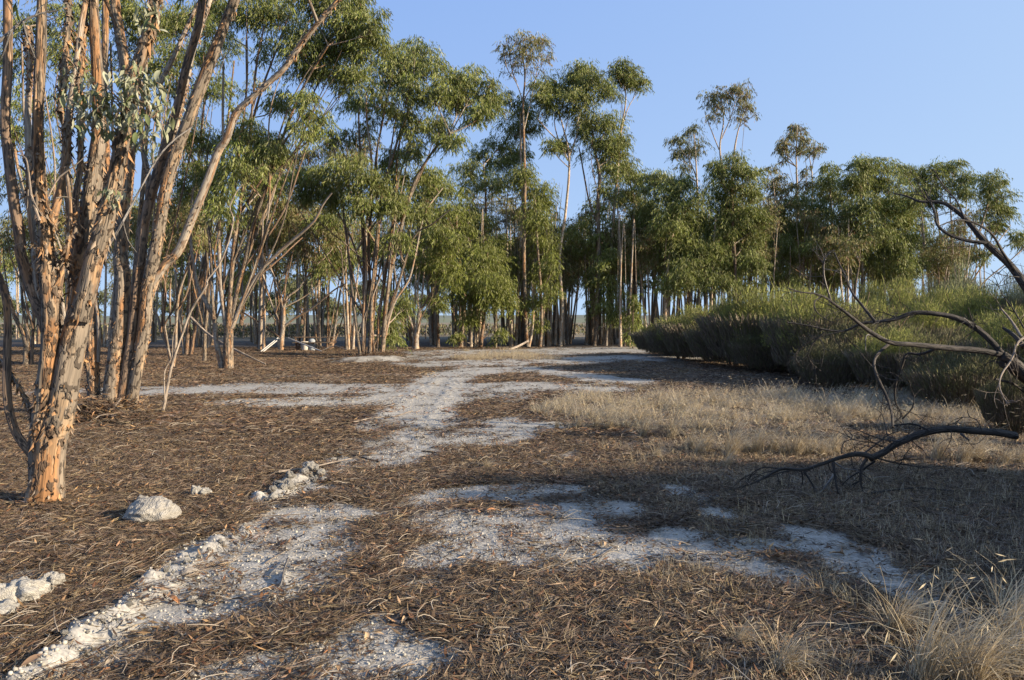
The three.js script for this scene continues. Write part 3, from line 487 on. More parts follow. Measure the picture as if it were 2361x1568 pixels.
// the pale forked tree beyond them, and other trees of the left middle ground
const BACK = (s) => gum({ group: s.group, spread: 3, dens: 2.2, fan: 4, ...s });
BACK({
  seed: 31, base: [648, 809], label: 'cream-trunked gum tree that forks low into a wide Y behind the third tree', pal: OLIVE,
  stems: [[[...tr(z4, 832, 1385, 838, 1280, 848, 1180, 852, 1040)], 14, 9, 0, 'smooth', 0.2], [[...tr(z4, 845, 1195, 790, 1080, 725, 920, 695, 800, 640, 700, 600, 520)], 6, 3, 1, 'smooth'], [[...tr(z4, 855, 1190, 930, 1130, 1050, 1060, 1130, 1000, 1250, 900, 1340, 850)], 6, 3, -1, 'smooth'], [[...tr(z4, 850, 1060, 880, 960, 960, 900, 1080, 740, 1180, 640, 1250, 560)], 6, 3, 1, 'smooth'], [[...tr(z4, 848, 1040, 800, 860, 740, 700, 720, 500, 760, 350, 830, 280)], 6, 3, 0.5, 'smooth'], [[...tr(z4, 852, 1040, 870, 800, 900, 600, 880, 300)], 5, 3, 1, 'dark']],
  clumps: [[690, 480, 46, 36], [730, 520, 46, 30], [640, 500, 40, 40, 1, 0.7], [770, 545, 40, 30, 0, 0.7], [610, 560, 36, 30, 1, 0.6], [700, 570, 40, 28, 0, 0.5], [760, 620, 34, 26, 1, 0.5], [660, 610, 30, 26, 1, 0.4]],
});
BACK({
  seed: 32, base: [472, 832], label: 'single slim orange-barked gum left of the fan-stemmed tree', pal: OLIVE,
  stems: [[[...tr(z4, 232, 1455, 235, 1250, 245, 1150, 262, 950, 255, 700, 230, 400, 180, 150, 150, -100)], 9, 4, 0, 'bark']],
  clumps: [[440, 500, 34, 40, 0, 0.6], [470, 560, 30, 30, 0, 0.5], [450, 380, 40, 40, 1, 0.6], [410, 300, 36, 34, 0.6, 0.7]],
});
BACK({
  seed: 33, base: [600, 808], label: 'straight pale slender trunk between the fan-stemmed tree and the forked tree', pal: OLIVE,
  stems: [[[...tr(z4, 665, 1375, 675, 1150, 672, 900, 670, 600, 672, 350, 680, 100, 690, -150)], 9, 5, 0, 'smooth', 0.3]],
  clumps: [[600, 440, 40, 34], [580, 390, 36, 30], [640, 400, 36, 30], [610, 350, 36, 26, 1]],
});
BACK({
  seed: 34, base: [395, 838], d: 28, label: 'thin branching gum sapling behind the grey dead sapling', pal: OLIVE,
  stems: [[[...tr(z2, 985, 640, 960, 560, 920, 470, 900, 380, 860, 310, 830, 240)], 9, 4, 0.5, 'smooth'], [[...tr(z2, 980, 640, 1000, 560, 1005, 420, 1020, 250, 1060, 130, 1100, 40)], 9, 4, -0.4, 'smooth'], [[...tr(z2, 955, 540, 935, 430, 945, 250, 930, 100, 960, -100)], 6, 3, 0.5, 'dark'], [[...tr(z2, 1010, 350, 1060, 260, 1090, 150, 1140, -60)], 5, 3, 0.7, 'dark']],
  clumps: [[370, 560, 36, 36, 0, 0.5], [430, 540, 38, 36, 0, 0.5], [400, 480, 40, 34, 0, 0.5], [350, 500, 30, 36, 1, 0.5]],
});
BACK({
  seed: 35, base: [60, 838], d: 29, label: 'small cream-footed gum far left between the leftmost trunks', pal: OLIVE,
  stems: [[[...tr(z2, 150, 650, 150, 560, 130, 470, 80, 380, 60, 280)], 14, 5, 0, 'bark'], [[...tr(z2, 155, 600, 160, 480, 130, 330, 120, 180, 100, 0)], 9, 4, 0, 'bark'], [[...tr(z2, 178, 620, 190, 450, 200, 250, 180, 100)], 8, 5, 0.8, 'dark']],
  clumps: [[20, 560, 40, 40, 0, 0.6], [60, 520, 40, 36, 0, 0.6], [100, 600, 36, 30, 0.5, 0.4], [30, 440, 40, 40, 1, 0.5]],
});
BACK({
  seed: 36, base: [958, 806], label: 'cream-trunked gum with a vase of branches right of the many-stemmed tree', pal: LIME,
  stems: [[[...tr(z6, 135, 1285, 140, 1180, 160, 1030, 168, 930)], 14, 10, 0, 'smooth', 0.3], [[...tr(z6, 165, 960, 235, 860, 290, 740, 350, 560, 400, 420)], 6, 3, -0.6, 'bark'], [[...tr(z6, 160, 980, 150, 800, 170, 600, 200, 420)], 6, 3, 0.6, 'smooth'], [[...tr(z6, 120, 1120, 60, 960, 20, 820, -20, 700)], 7, 4, 0.4, 'smooth']],
  clumps: [[1035, 590, 30, 42], [1020, 640, 30, 36], [1000, 540, 30, 30], [1040, 545, 26, 30], [985, 600, 24, 32, 0.5, 0.6], [1005, 690, 22, 26, 0, 0.8], [960, 590, 26, 36, 0.6, 0.6]],
});
BACK({
  seed: 37, base: [1062, 800], label: 'gum with a rounded bright crown behind the vase-shaped tree', pal: LIME, stems: [[[[1062, 800], [1070, 700], [1060, 600], [1050, 480]], 10, 5, 0, 'bark'], [[[1010, 800], [1008, 700], [1000, 600], [990, 480]], 8, 4, 1, 'bark']],
  clumps: [[1060, 500, 38, 34], [1030, 440, 42, 34], [1000, 430, 34, 28], [1075, 530, 22, 26], [1030, 490, 34, 26], [970, 450, 34, 30, 1]],
});
// the tall stand behind the clearing
const STAND = [
  { seed: 41, base: [1106, 802], label: 'low bushy gum with a broad bright skirt of leaves at the front of the stand', pal: LIME, dens: 2.8,
    stems: [[tr(z6, 690, 1275, 700, 1180, 720, 1020, 740, 700, 750, 450), 11, 5, 0, 'dark'], [tr(z6, 640, 1250, 650, 1100, 640, 900), 9, 6, 0.6, 'bark'], [tr(z6, 820, 1260, 820, 1050, 830, 800), 7, 4, -0.5, 'bark']],
    clumps: [[1120, 590, 34, 36], [1085, 620, 32, 36], [1150, 620, 30, 40], [1115, 650, 42, 36, -1], [1160, 670, 30, 34], [1080, 680, 34, 36], [1130, 700, 40, 30, -1], [1085, 730, 26, 26], [1150, 770, 16, 18, -1, 0.8], [1100, 660, 36, 40, 1], [1170, 700, 22, 26], [1050, 775, 14, 20, -0.5, 0.8]] },
  { seed: 42, base: [1212, 800], label: 'very tall lone gum with a loose airy crown above the middle of the stand', pal: OLIVE, dens: 1.3,
    stems: [[[[1216, 802], [1212, 740], [1208, 600], [1210, 420], [1208, 330], [1206, 240], [1210, 180], [1205, 120]], 11, 2.5, 0, 'bark', 0.2], [[[1208, 300], [1222, 240], [1235, 180], [1245, 120]], 3, 1.5, 0.6, 'cream'], [[[1206, 235], [1190, 190], [1170, 160], [1160, 120]], 3, 1.5, -0.5, 'cream']],
    clumps: [[1195, 105, 30, 22], [1222, 90, 26, 18], [1245, 105, 22, 20], [1178, 125, 24, 20], [1215, 130, 28, 24], [1250, 140, 18, 18, 0, 0.8], [1165, 100, 14, 12, 0, 0.7], [1262, 125, 12, 14, 0, 0.7], [1190, 160, 26, 16, 0, 0.5], [1235, 165, 22, 14, 0, 0.4], [1160, 165, 10, 10, 0, 0.5]] },
  { seed: 43, base: [1250, 800], label: 'gum clad in leaves nearly to the ground left of the pale trunks in mid stand', pal: LIME, dens: 2.7,
    stems: [[tr(z6, 1200, 1270, 1215, 1100, 1210, 800, 1180, 400, 1160, 0), 9, 4, 0, 'bark'], [tr(z6, 1100, 1275, 1130, 1150, 1145, 950, 1130, 700), 8, 4, 0, 'cream']],
    clumps: [[1235, 510, 34, 36], [1255, 570, 30, 38], [1245, 630, 34, 36], [1225, 690, 28, 34], [1265, 680, 20, 34, -0.5, 0.8], [1250, 460, 32, 36], [1270, 620, 20, 30], [1215, 420, 30, 34, 0.6], [1240, 745, 20, 26, 0, 0.6]] },
  { seed: 44, base: [1215, 798], d: 52, label: 'gum with stacked leafy tiers under the tall airy crown', stems: [[[[1190, 800], [1195, 650], [1205, 480], [1200, 330], [1200, 260]], 8, 4, 0, 'cream'], [[[1100, 800], [1105, 640], [1120, 500], [1115, 380]], 8, 4, 0, 'bark']],
    clumps: [[1200, 250, 30, 28], [1220, 285, 26, 30], [1185, 300, 32, 30], [1195, 355, 38, 30], [1150, 380, 34, 28], [1110, 350, 32, 26], [1080, 395, 30, 24], [1130, 420, 40, 26], [1175, 420, 30, 26], [1150, 330, 26, 22, 1, 0.8], [1090, 440, 30, 20, 0.5, 0.8], [1170, 225, 18, 18, 0, 0.8]] },
  { seed: 45, base: [1297, 798], label: 'umbrella-crowned gum with pale forked limbs left of the tallest pair', pal: GREEN, dens: 2.7, d: 51,
    stems: [[[[1292, 800], [1296, 700], [1290, 600], [1305, 480], [1312, 360], [1300, 300], [1285, 250]], 9, 3, 0, 'cream'], [[[1312, 360], [1330, 310], [1335, 260], [1345, 210]], 4, 2, 0.6, 'cream'], [[[1310, 370], [1290, 330], [1262, 300], [1240, 275]], 4, 2, -0.6, 'cream']],
    clumps: [[1280, 195, 36, 26], [1250, 215, 24, 30], [1330, 180, 40, 30], [1345, 160, 34, 18], [1375, 185, 34, 26], [1300, 225, 38, 24], [1345, 220, 38, 26], [1395, 210, 28, 24], [1260, 250, 26, 22], [1320, 255, 26, 18, 0, 0.7], [1290, 330, 24, 14], [1270, 335, 18, 14], [1300, 345, 20, 12]] },
  { seed: 46, base: [1378, 798], label: 'tall single-trunked gum with an upper dome and a leafy skirt low down in mid stand', pal: GREEN, dens: 2.7,
    stems: [[tr(z6, 1670, 1260, 1690, 1100, 1695, 800, 1705, 400, 1700, 0).concat([[1382, 400], [1370, 340], [1362, 280]]), 14, 4, 0, 'bark', 0.3], [[[1380, 520], [1360, 470], [1346, 400], [1335, 340]], 5, 3, 0.6, 'dark']],
    clumps: [[1365, 275, 34, 28], [1400, 295, 36, 30], [1385, 335, 40, 30], [1415, 350, 28, 30], [1350, 310, 26, 26], [1400, 390, 32, 28], [1430, 330, 18, 26], [1405, 440, 30, 30, 0.5], [1395, 600, 26, 30], [1375, 650, 28, 36], [1405, 670, 28, 36], [1390, 710, 30, 28, -0.5], [1415, 730, 22, 24], [1370, 560, 22, 26, 0.4, 0.7]] },
  { seed: 47, base: [1395, 797], label: 'tall thin gum carrying a small round crown on the right of the tallest pair', pal: GREEN, dens: 2.5, d: 52,
    stems: [[[[1398, 799], [1405, 640], [1415, 500], [1425, 380], [1432, 300], [1443, 230], [1440, 190]], 8, 2.5, 0, 'cream'], [[[1433, 300], [1448, 250], [1468, 215]], 3, 1.5, 0.5, 'cream']],
    clumps: [[1435, 155, 24, 18], [1455, 170, 28, 20], [1475, 185, 18, 16], [1435, 185, 22, 20], [1460, 195, 24, 14], [1420, 165, 12, 14]] },
  { seed: 48, base: [1459, 796], label: 'small leafy young gum beside the end of the shrubs', pal: LIME, dens: 2.8, d: 47, stems: [[[[1459, 800], [1459, 740], [1460, 690]], 4, 2, 0, 'dark']],
    clumps: [[1458, 700, 12, 22], [1460, 735, 18, 24], [1462, 775, 16, 20]] },
  { seed: 49, base: [1460, 797], d: 54, label: 'gum with drooping leaf clumps right of the tallest pair', stems: [[[[1470, 800], [1465, 650], [1470, 500], [1440, 380]], 8, 4, 0, 'bark']],
    clumps: [[1440, 400, 30, 28], [1460, 450, 30, 26], [1430, 470, 26, 30], [1480, 500, 30, 30], [1440, 380, 20, 24], [1465, 540, 24, 28], [1470, 420, 24, 18]] },
  { seed: 50, base: [1555, 790], d: 50, label: 'broad leafy gum with a long curtain of foliage at the left end of the shrubs', pal: GREEN, dens: 2.8, stems: [[[[1532, 800], [1535, 700], [1540, 620], [1555, 500], [1560, 420]], 9, 4, 0, 'cream'], [[[1600, 800], [1590, 660], [1585, 540]], 7, 4, 0.4, 'bark']],
    clumps: [[1560, 425, 34, 28], [1535, 455, 34, 32], [1585, 465, 36, 34], [1550, 510, 40, 34], [1600, 520, 34, 34], [1570, 570, 42, 34], [1530, 570, 28, 34], [1605, 590, 34, 36], [1570, 640, 40, 34], [1540, 660, 26, 28], [1610, 650, 30, 30], [1515, 410, 30, 22, 1], [1495, 435, 30, 26, 1], [1500, 480, 34, 30, 2], [1480, 520, 30, 30, 2]] },
  { seed: 51, base: [1608, 790], d: 55, label: 'sparse dark-crowned gum poking above the leafy curtain', pal: DARKG, dens: 1.9, stems: [[[[1610, 800], [1612, 600], [1608, 450], [1604, 360], [1600, 310]], 7, 2, 0, 'cream'], [[[1606, 410], [1590, 370], [1570, 340]], 3, 1.5, 0.5, 'cream']],
    clumps: [[1600, 305, 24, 18], [1565, 325, 22, 18], [1585, 345, 24, 18], [1615, 335, 20, 22, 0, 0.8], [1560, 355, 18, 16, 0, 0.8], [1570, 385, 16, 12, 0, 0.8]] },
  { seed: 52, base: [1690, 788], d: 60, label: 'tall airy gum with V-shaped bare limbs standing highest on the right half', pal: OLIVE, dens: 1.3, stems: [[[[1680, 800], [1678, 600], [1672, 440], [1660, 340], [1668, 280], [1662, 220]], 7, 2, 0, 'cream'], [[[1690, 800], [1692, 560], [1690, 380], [1700, 310], [1715, 260]], 7, 2, 0.6, 'cream'], [[[1664, 320], [1685, 270], [1700, 220]], 3, 1.5, -0.5, 'cream'], [[[1658, 345], [1640, 300], [1625, 260]], 3, 1.5, 0.5, 'cream']],
    clumps: [[1685, 205, 30, 20], [1650, 215, 24, 16], [1715, 205, 24, 20], [1630, 235, 20, 18], [1700, 235, 30, 22], [1725, 235, 18, 22], [1665, 245, 26, 22, 0, 0.8], [1640, 265, 22, 18, 0, 0.7], [1710, 270, 22, 18, 0, 0.7], [1738, 262, 8, 10, 0, 0.7]] },
  { seed: 53, base: [1690, 790], d: 50, label: 'broad round-topped gum below the tall airy one', pal: GREEN, dens: 2.7, stems: [[[[1694, 800], [1696, 640], [1690, 520], [1688, 430]], 9, 4, 0, 'dark'], [[[1640, 800], [1642, 640], [1650, 500]], 6, 3, 0, 'cream']],
    clumps: [[1690, 385, 38, 26], [1655, 395, 28, 26], [1720, 405, 32, 28], [1685, 430, 42, 28], [1735, 450, 28, 30], [1660, 460, 32, 28], [1705, 490, 40, 30], [1745, 510, 22, 26], [1665, 525, 36, 30], [1715, 550, 36, 34], [1650, 580, 34, 34], [1690, 610, 38, 34], [1735, 610, 26, 34], [1660, 650, 34, 28], [1715, 660, 34, 24]] },
  { seed: 54, base: [1838, 788], d: 60, label: 'slim straight gum with a small spire-like crown above the right of the stand', pal: OLIVE, dens: 1.8, stems: [[[[1842, 800], [1840, 620], [1838, 440], [1836, 360], [1838, 290]], 7, 2, 0, 'cream'], [[[1874, 800], [1872, 600], [1872, 400], [1866, 360]], 5, 2, 0.4, 'cream']],
    clumps: [[1838, 295, 20, 16], [1826, 315, 20, 16], [1850, 320, 22, 18], [1806, 335, 22, 18], [1838, 345, 26, 16, 0, 0.8], [1870, 345, 18, 16], [1798, 350, 14, 12], [1815, 365, 18, 12, 0, 0.6], [1880, 350, 12, 12]] },
  { seed: 55, base: [1788, 788], d: 54, label: 'small yellowish-crowned gum between the round-topped gum and the spire', pal: OLIVE, dens: 1.9, stems: [[[[1790, 800], [1792, 600], [1788, 480], [1782, 410]], 5, 2, 0, 'cream']],
    clumps: [[1775, 390, 16, 14], [1795, 405, 18, 18], [1785, 430, 20, 22], [1800, 450, 16, 18], [1856, 400, 16, 14], [1850, 425, 18, 18], [1825, 430, 14, 14]] },
  { seed: 56, base: [1915, 788], d: 55, label: 'narrow-topped gum with one bare pale limb left of the dense right clump', pal: GREEN, dens: 2.5, stems: [[[[1925, 800], [1922, 620], [1918, 500], [1912, 430], [1908, 395]], 7, 3, 0, 'cream']],
    clumps: [[1908, 390, 20, 16], [1912, 415, 26, 20], [1890, 440, 26, 26], [1925, 450, 28, 26], [1900, 490, 34, 28], [1870, 470, 26, 30], [1860, 520, 34, 30], [1900, 550, 36, 32], [1820, 470, 34, 30, 2], [1790, 500, 34, 34, 2], [1835, 540, 34, 34, 2], [1780, 570, 30, 34, 2]] },
  { seed: 57, base: [1985, 788], d: 52, label: 'dense broad gum forming the highest dome at the right of the stand', pal: GREEN, dens: 2.8, stems: [[[[1985, 800], [1988, 640], [1985, 520], [1985, 420]], 9, 4, 0, 'bark'], [[[2040, 800], [2038, 620], [2040, 500]], 7, 4, 0.6, 'bark'], [[[1960, 800], [1966, 660], [1950, 560]], 6, 3, -0.6, 'cream']],
    clumps: [[1990, 378, 34, 22], [1970, 400, 30, 24], [2020, 395, 30, 26], [2010, 430, 36, 28], [1965, 440, 34, 28], [2050, 425, 32, 28], [2080, 460, 32, 30], [2035, 470, 38, 30], [1990, 480, 38, 30], [1955, 500, 36, 32], [2070, 510, 34, 32], [2020, 530, 40, 32], [1970, 560, 38, 32], [2060, 570, 36, 32], [2090, 550, 22, 30], [2010, 600, 36, 30], [1950, 620, 34, 30], [2060, 630, 36, 28], [2090, 610, 24, 28]] },
  { seed: 58, base: [2150, 788], d: 58, label: 'long flat-topped gum with a thicket of thin bare stems on the right', pal: GREEN, dens: 2.6, stems: [[[[2140, 800], [2142, 660], [2130, 540], [2120, 440]], 6, 3, 0, 'cream'], [[[2165, 800], [2170, 640], [2165, 520], [2150, 440]], 6, 3, 0.8, 'cream'], [[[2200, 800], [2192, 660], [2195, 560], [2190, 440]], 6, 3, -0.4, 'cream'], [[[2180, 800], [2140, 620], [2125, 540]], 5, 3, 0.4, 'cream'], [[[2195, 780], [2215, 640], [2225, 520], [2230, 440]], 5, 2, 0.5, 'cream']],
    clumps: [[2085, 395, 26, 18], [2115, 410, 30, 22], [2150, 395, 34, 20], [2190, 388, 28, 18], [2225, 410, 26, 22], [2170, 420, 36, 22], [2130, 440, 34, 22], [2215, 440, 28, 22], [2105, 455, 26, 22], [2150, 470, 24, 16, 0, 0.7], [2200, 470, 16, 12, 0, 0.6], [2110, 500, 28, 30, 2], [2120, 550, 26, 30, 2], [2145, 590, 18, 20], [2205, 605, 24, 24], [2190, 640, 30, 28]] },
  { seed: 59, base: [2250, 788], d: 55, label: 'rightmost tall gum leaning right with drooping clumps against the sky', pal: GREEN, dens: 2.2, stems: [[[[2200, 790], [2222, 650], [2250, 560], [2275, 480], [2285, 430]], 7, 3, 0, 'cream'], [[[2215, 690], [2260, 620], [2300, 560], [2330, 520]], 4, 2, 0.6, 'cream'], [[[2230, 690], [2280, 640], [2330, 600], [2361, 570]], 4, 2, -0.6, 'cream'], [[[2210, 720], [2240, 640], [2262, 600]], 4, 2, 0.5, 'cream']],
    clumps: [[2290, 412, 32, 22], [2275, 440, 28, 26], [2312, 440, 22, 24], [2295, 475, 34, 26], [2320, 490, 20, 22], [2280, 510, 26, 22], [2310, 525, 26, 18], [2340, 545, 22, 16], [2365, 560, 24, 18], [2255, 590, 24, 16], [2285, 575, 18, 12], [2240, 575, 20, 14]] },
];
STAND.forEach((s) => gum({ name: 'tall_gum_tree', spread: 2.6, fan: 2, poles: s.base[0] < 1500 ? 5 : 3, top: s.clumps.reduce((b, c) => Math.min(b, c[1]), 999) + 60, ...s }));

// foliage and stems of trees that fill the top left behind the near trunks
[
  { seed: 61, base: [150, 836], d: 24, label: 'many-branched gum behind the nearest tree, its crown showing between the trunks', clumps: [[70, 60, 50, 40], [130, 130, 40, 44], [30, 150, 46, 46, 1, 0.8], [110, 30, 50, 36], [150, 230, 30, 40, 1, 0.7], [60, 240, 46, 40, 0, 0.6], [20, 300, 40, 40, 0, 0.6], [180, 60, 44, 44, 1], [200, 150, 34, 40, 1], [90, 320, 40, 40, 1, 0.5], [120, 420, 40, 40, 1, 0.4], [30, 400, 40, 40, 1, 0.5]], stems: [[[[150, 842], [140, 700], [110, 500], [90, 250], [70, 60]], 16, 7, 0, 'bark'], [[[160, 842], [165, 650], [150, 400], [140, 150]], 12, 6, 1, 'dark'], [[[140, 842], [100, 620], [40, 380], [10, 150]], 11, 5, 1, 'smooth'], [[[150, 740], [120, 540], [60, 300], [50, 100]], 8, 4, -1, 'smooth']] },
  { seed: 62, base: [300, 830], d: 27, label: 'slender gum behind the three-trunked tree with lit leaves high up', clumps: [[250, 25, 50, 36], [310, 85, 48, 40], [380, 130, 46, 40], [420, 40, 46, 36], [270, 150, 40, 34, 1, 0.7], [400, 190, 38, 36], [440, 120, 34, 30, 1, 0.8], [345, 30, 44, 34], [480, 60, 40, 34], [500, 10, 40, 30], [380, 70, 40, 36, 1], [300, 20, 40, 34]], stems: [[[[300, 838], [310, 640], [330, 420], [340, 200], [330, 60]], 14, 6, 0, 'bark'], [[[310, 838], [350, 620], [390, 380], [410, 160]], 11, 5, 1, 'smooth'], [[[298, 838], [280, 600], [262, 350], [255, 100]], 10, 5, 1, 'dark'], [[[305, 700], [350, 480], [420, 250], [450, 100]], 7, 4, -1, 'smooth']] },
  { seed: 63, base: [430, 812], d: 38, label: 'tall loose gum behind and left of the fan-stemmed tree', clumps: [[470, 130, 34, 28], [520, 120, 40, 30, 0, 0.7], [480, 200, 34, 34], [440, 260, 30, 36, 1, 0.8], [540, 200, 30, 24, 0, 0.6], [420, 330, 34, 30], [380, 370, 30, 30, 0, 0.7], [600, 190, 26, 22, 0, 0.6], [540, 260, 26, 22, 0, 0.7]], stems: [[[[430, 812], [440, 600], [460, 350], [480, 150]], 10, 4, 0, 'dark'], [[[440, 812], [480, 560], [520, 320], [540, 140]], 8, 4, 1, 'dark'], [[[425, 812], [405, 620], [420, 420], [430, 260]], 7, 4, 1, 'smooth'], [[[445, 700], [520, 460], [580, 260], [600, 190]], 6, 3, -1, 'dark']] },
  { seed: 64, base: [760, 806], d: 46, label: 'dark-stemmed loose gum standing behind the many-stemmed tree', pal: OLIVE, clumps: [[760, 350, 34, 26], [810, 370, 36, 28], [720, 350, 30, 26], [690, 390, 30, 28], [840, 340, 30, 24, 0, 0.8], [780, 430, 34, 26, 0, 0.8], [650, 370, 30, 26, 0, 0.8], [760, 510, 30, 26, 0, 0.6], [830, 530, 30, 28, 0, 0.6], [800, 600, 26, 24, 0, 0.5]], stems: [[[[755, 806], [758, 640], [765, 480], [770, 380]], 7, 3, 0, 'dark'], [[[765, 806], [790, 640], [820, 500], [830, 380]], 6, 3, 0.6, 'smooth'], [[[700, 806], [705, 640], [700, 500], [695, 400]], 6, 3, 0.5, 'bark']] },
].forEach((s) => gum({ spread: 3, dens: 1.9, fan: 9, ...s }));

// slender trees deeper in the stand: a few kinds, then copies
function fillTree(seed, H, crown0, pal, nSt, dark) {
  const R = rngOf(seed), t = thing('slender_gum_tree', 'slim straight gum trunk deep in the crowded stand', 'tree', V(0, 0, 0), 'slender gums deep in the stand'), nodes = [];
  for (let s = 0; s < nSt; s++) {
    const a = R() * 6.283, lean = (0.04 + 0.10 * R()) * (s ? 1 : 0.4), h = H * (s ? 0.75 + 0.2 * R() : 0.93), P = [];
    for (let i = 0; i <= 5; i++) { const u = i / 5; P.push(V(Math.cos(a) * (lean * h * u + s * 0.12) + (R() - 0.5) * 0.22 * u, h * u - 0.05, Math.sin(a) * (lean * h * u + s * 0.12) + (R() - 0.5) * 0.22 * u)); }
    const r = 0.07 + 0.05 * R() - s * 0.008;
    part('stem', limb(P, [r, r * 0.7, r * 0.3], { seg: 7, step: 0.6, flare: 0.35, seed: seed + s, rough: 0.1 }), M[dark && s === 1 ? 'dark' : s % 2 ? 'bark' : 'cream'], t);
    const cv = new THREE.CatmullRomCurve3(P); for (let i = 8; i <= 20; i++) nodes.push(cv.getPoint(i / 20));
  }
  const nC = 8;
  for (let i = 0; i < nC; i++) {
    const y = H * (crown0 + (1 - crown0) * (i + 0.5 * R()) / nC), w = (0.7 + 0.9 * Math.sin(Math.PI * clamp((y / H - crown0) / (1 - crown0) * 0.75 + 0.2))), a = R() * 6.283;
    const nd = nodes.reduce((b, p) => Math.abs(p.y - y + 0.8) < Math.abs(b.y - y + 0.8) ? p : b), c = V(nd.x + Math.cos(a) * w * 0.8, y, nd.z + Math.sin(a) * w * 0.8);
    const B = new Leaves(); clumpLeaves(B, c, V(w * 0.85, 0.7 + 0.3 * R(), w * 0.85), R, { L: 0.24, W: 0.042, pal, dens: 1.35 }); leafTotal += B.count;
    const m = nd.clone().lerp(c, 0.5); m.y -= 0.1;
    const b = part('bough', limb([nd.clone().add(V(0, -0.5, 0)), m, c], [0.03, 0.01], { seg: 4, step: 0.5 }), M.smooth, t);
    part('foliage', B.build(), M.leaf, b, true);
  }
  return t;
}
const fillKinds = [fillTree(201, 10.5, 0.55, GREEN, 3), fillTree(202, 12, 0.62, OLIVE, 4), fillTree(203, 9, 0.55, OLIVE, 3), fillTree(204, 11, 0.64, GREEN, 2), fillTree(205, 8.5, 0.55, GREEN, 4, true), fillTree(206, 10, 0.62, OLIVE, 3)];
{
  const R = rngOf(909), used = new Set(), taken = [];
  const place = (x, d, group, label, sc) => {
    const k = Math.floor(R() * fillKinds.length), src = fillKinds[k], p = V((x - CX) / F * d, 0, -d), s = sc * (0.85 + 0.3 * R());
    p.y = heightAt(p.x, p.z);
    let o;
    if (!used.has(k)) { used.add(k); o = src; o.position.copy(p); o.rotation.y = R() * 6.283; o.scale.setScalar(s); o.userData.label = label; }
    else o = cloneThing(src, label, p, R() * 6.283, s);
    o.userData.group = group;
  };
  let n = 0;
  for (let row = 0; row < 5; row++) {
    const d = 52 + row * 5.2;
    for (let x = 985 + R() * 20; x < 2230; x += 34 + R() * 36) {
      const hs = x < 1480 ? 1 : x < 2050 ? 1.06 : 0.85, dd = d + (R() - 0.5) * 3.5;
      if ((x > 2090 && R() < 0.6) || (x > 1520 && R() < 0.2)) continue;
      place(x, dd, 'slender gums deep in the stand', 'slim gum trunk deep in the crowded stand behind the clearing', hs * (0.8 + row * 0.035)); n++;
    }
  }
  for (let i = 0; i < 34; i++) { const x = -60 + 1040 * ((i * 0.618 + 0.13 * R()) % 1), d = 44 + 34 * R(); place(x, d, 'slender gums behind the left trees', 'slim gum in the open woodland behind the left hand trees', 0.8 + 0.25 * R()); n++; }
  console.log('fill trees', n);
}
// dark bushy trees on the far side of the paddock
{
  const mk = (seed) => {
    const R = rngOf(seed), t = thing('paddock_tree', 'dark bushy tree on the far edge of the paddock', 'tree', V(0, 0, 0), 'dark bushy trees on the far edge of the paddock');
    part('trunk', limb([V(0, -0.1, 0), V(0.2, 1.5, 0), V(-0.1, 3.5, 0.2), V(0.2, 5.5, 0)], [0.28, 0.1], { seg: 7, step: 0.5, flare: 0.3 }), M.dark, t);
    for (let i = 0; i < 9; i++) {
      const a = R() * 6.283, q = i ? 1.2 + R() * 1.4 : 0, c = V(Math.cos(a) * q, 2.6 + R() * 3.6, Math.sin(a) * q), B = new Leaves();
      clumpLeaves(B, c, V(1.5, 1.1, 1.5), R, { L: 0.34, W: 0.07, pal: DARKG, dens: 2.2 });
      const b = part('bough', limb([V(0, 1.6, 0), V(c.x * 0.5, c.y * 0.7, c.z * 0.5), c], [0.07, 0.02], { seg: 4, step: 0.6 }), M.dark, t);
      part('foliage', B.build(), M.leaf, b, true);
    }
    return t;
  };
  const kinds = [mk(301), mk(302)], R = rngOf(303); let i = 0;
  for (const [x, d, s] of [[20, 88, 0.9], [120, 95, 1.0], [205, 84, 0.8], [420, 90, 1.05], [450, 78, 0.7], [560, 92, 1.1], [640, 86, 0.95], [700, 98, 1.1], [770, 90, 0.8], [850, 100, 1.0], [930, 96, 0.8], [1000, 105, 0.8], [1080, 100, 0.7], [-60, 92, 1.1], [330, 100, 0.8]]) {
    const p = V((x - CX) / F * d, 0, -d), o = i < 2 ? kinds[i] : cloneThing(kinds[i % 2], null, p, R() * 6, s); o.position.copy(p); o.rotation.y = R() * 6; o.scale.setScalar(s); i++;
  }
  // low scrub in front of them
  const s0 = new Leaves(), R2 = rngOf(305);
  for (let k = 0; k < 2600; k++) { const d = 72 + R2() * 30, x = (R2() * 1500 - 150 - CX) / F * d, n = fbm(x * 0.15, d * 0.2, 3, 3); if (n < 0.5) continue; for (let q = 0; q < 9; q++) { const c = [[0.10, 0.10, 0.05], [0.16, 0.12, 0.075], [0.07, 0.085, 0.035]][Math.floor(R2() * 3)]; s0.leaf(x + (R2() - 0.5) * 0.9, R2() * 1.1, -d + (R2() - 0.5) * 0.9, (R2() - 0.5) * 0.9, 0.8, (R2() - 0.5) * 0.9, R2() - 0.5, 0.2, R2() - 0.5, 0.5, 0.14, c); } }
  const m = part('scrub', s0.build(), M.needle, scene, true); m.userData.label = 'low dry scrub along the far edge of the paddock';
}

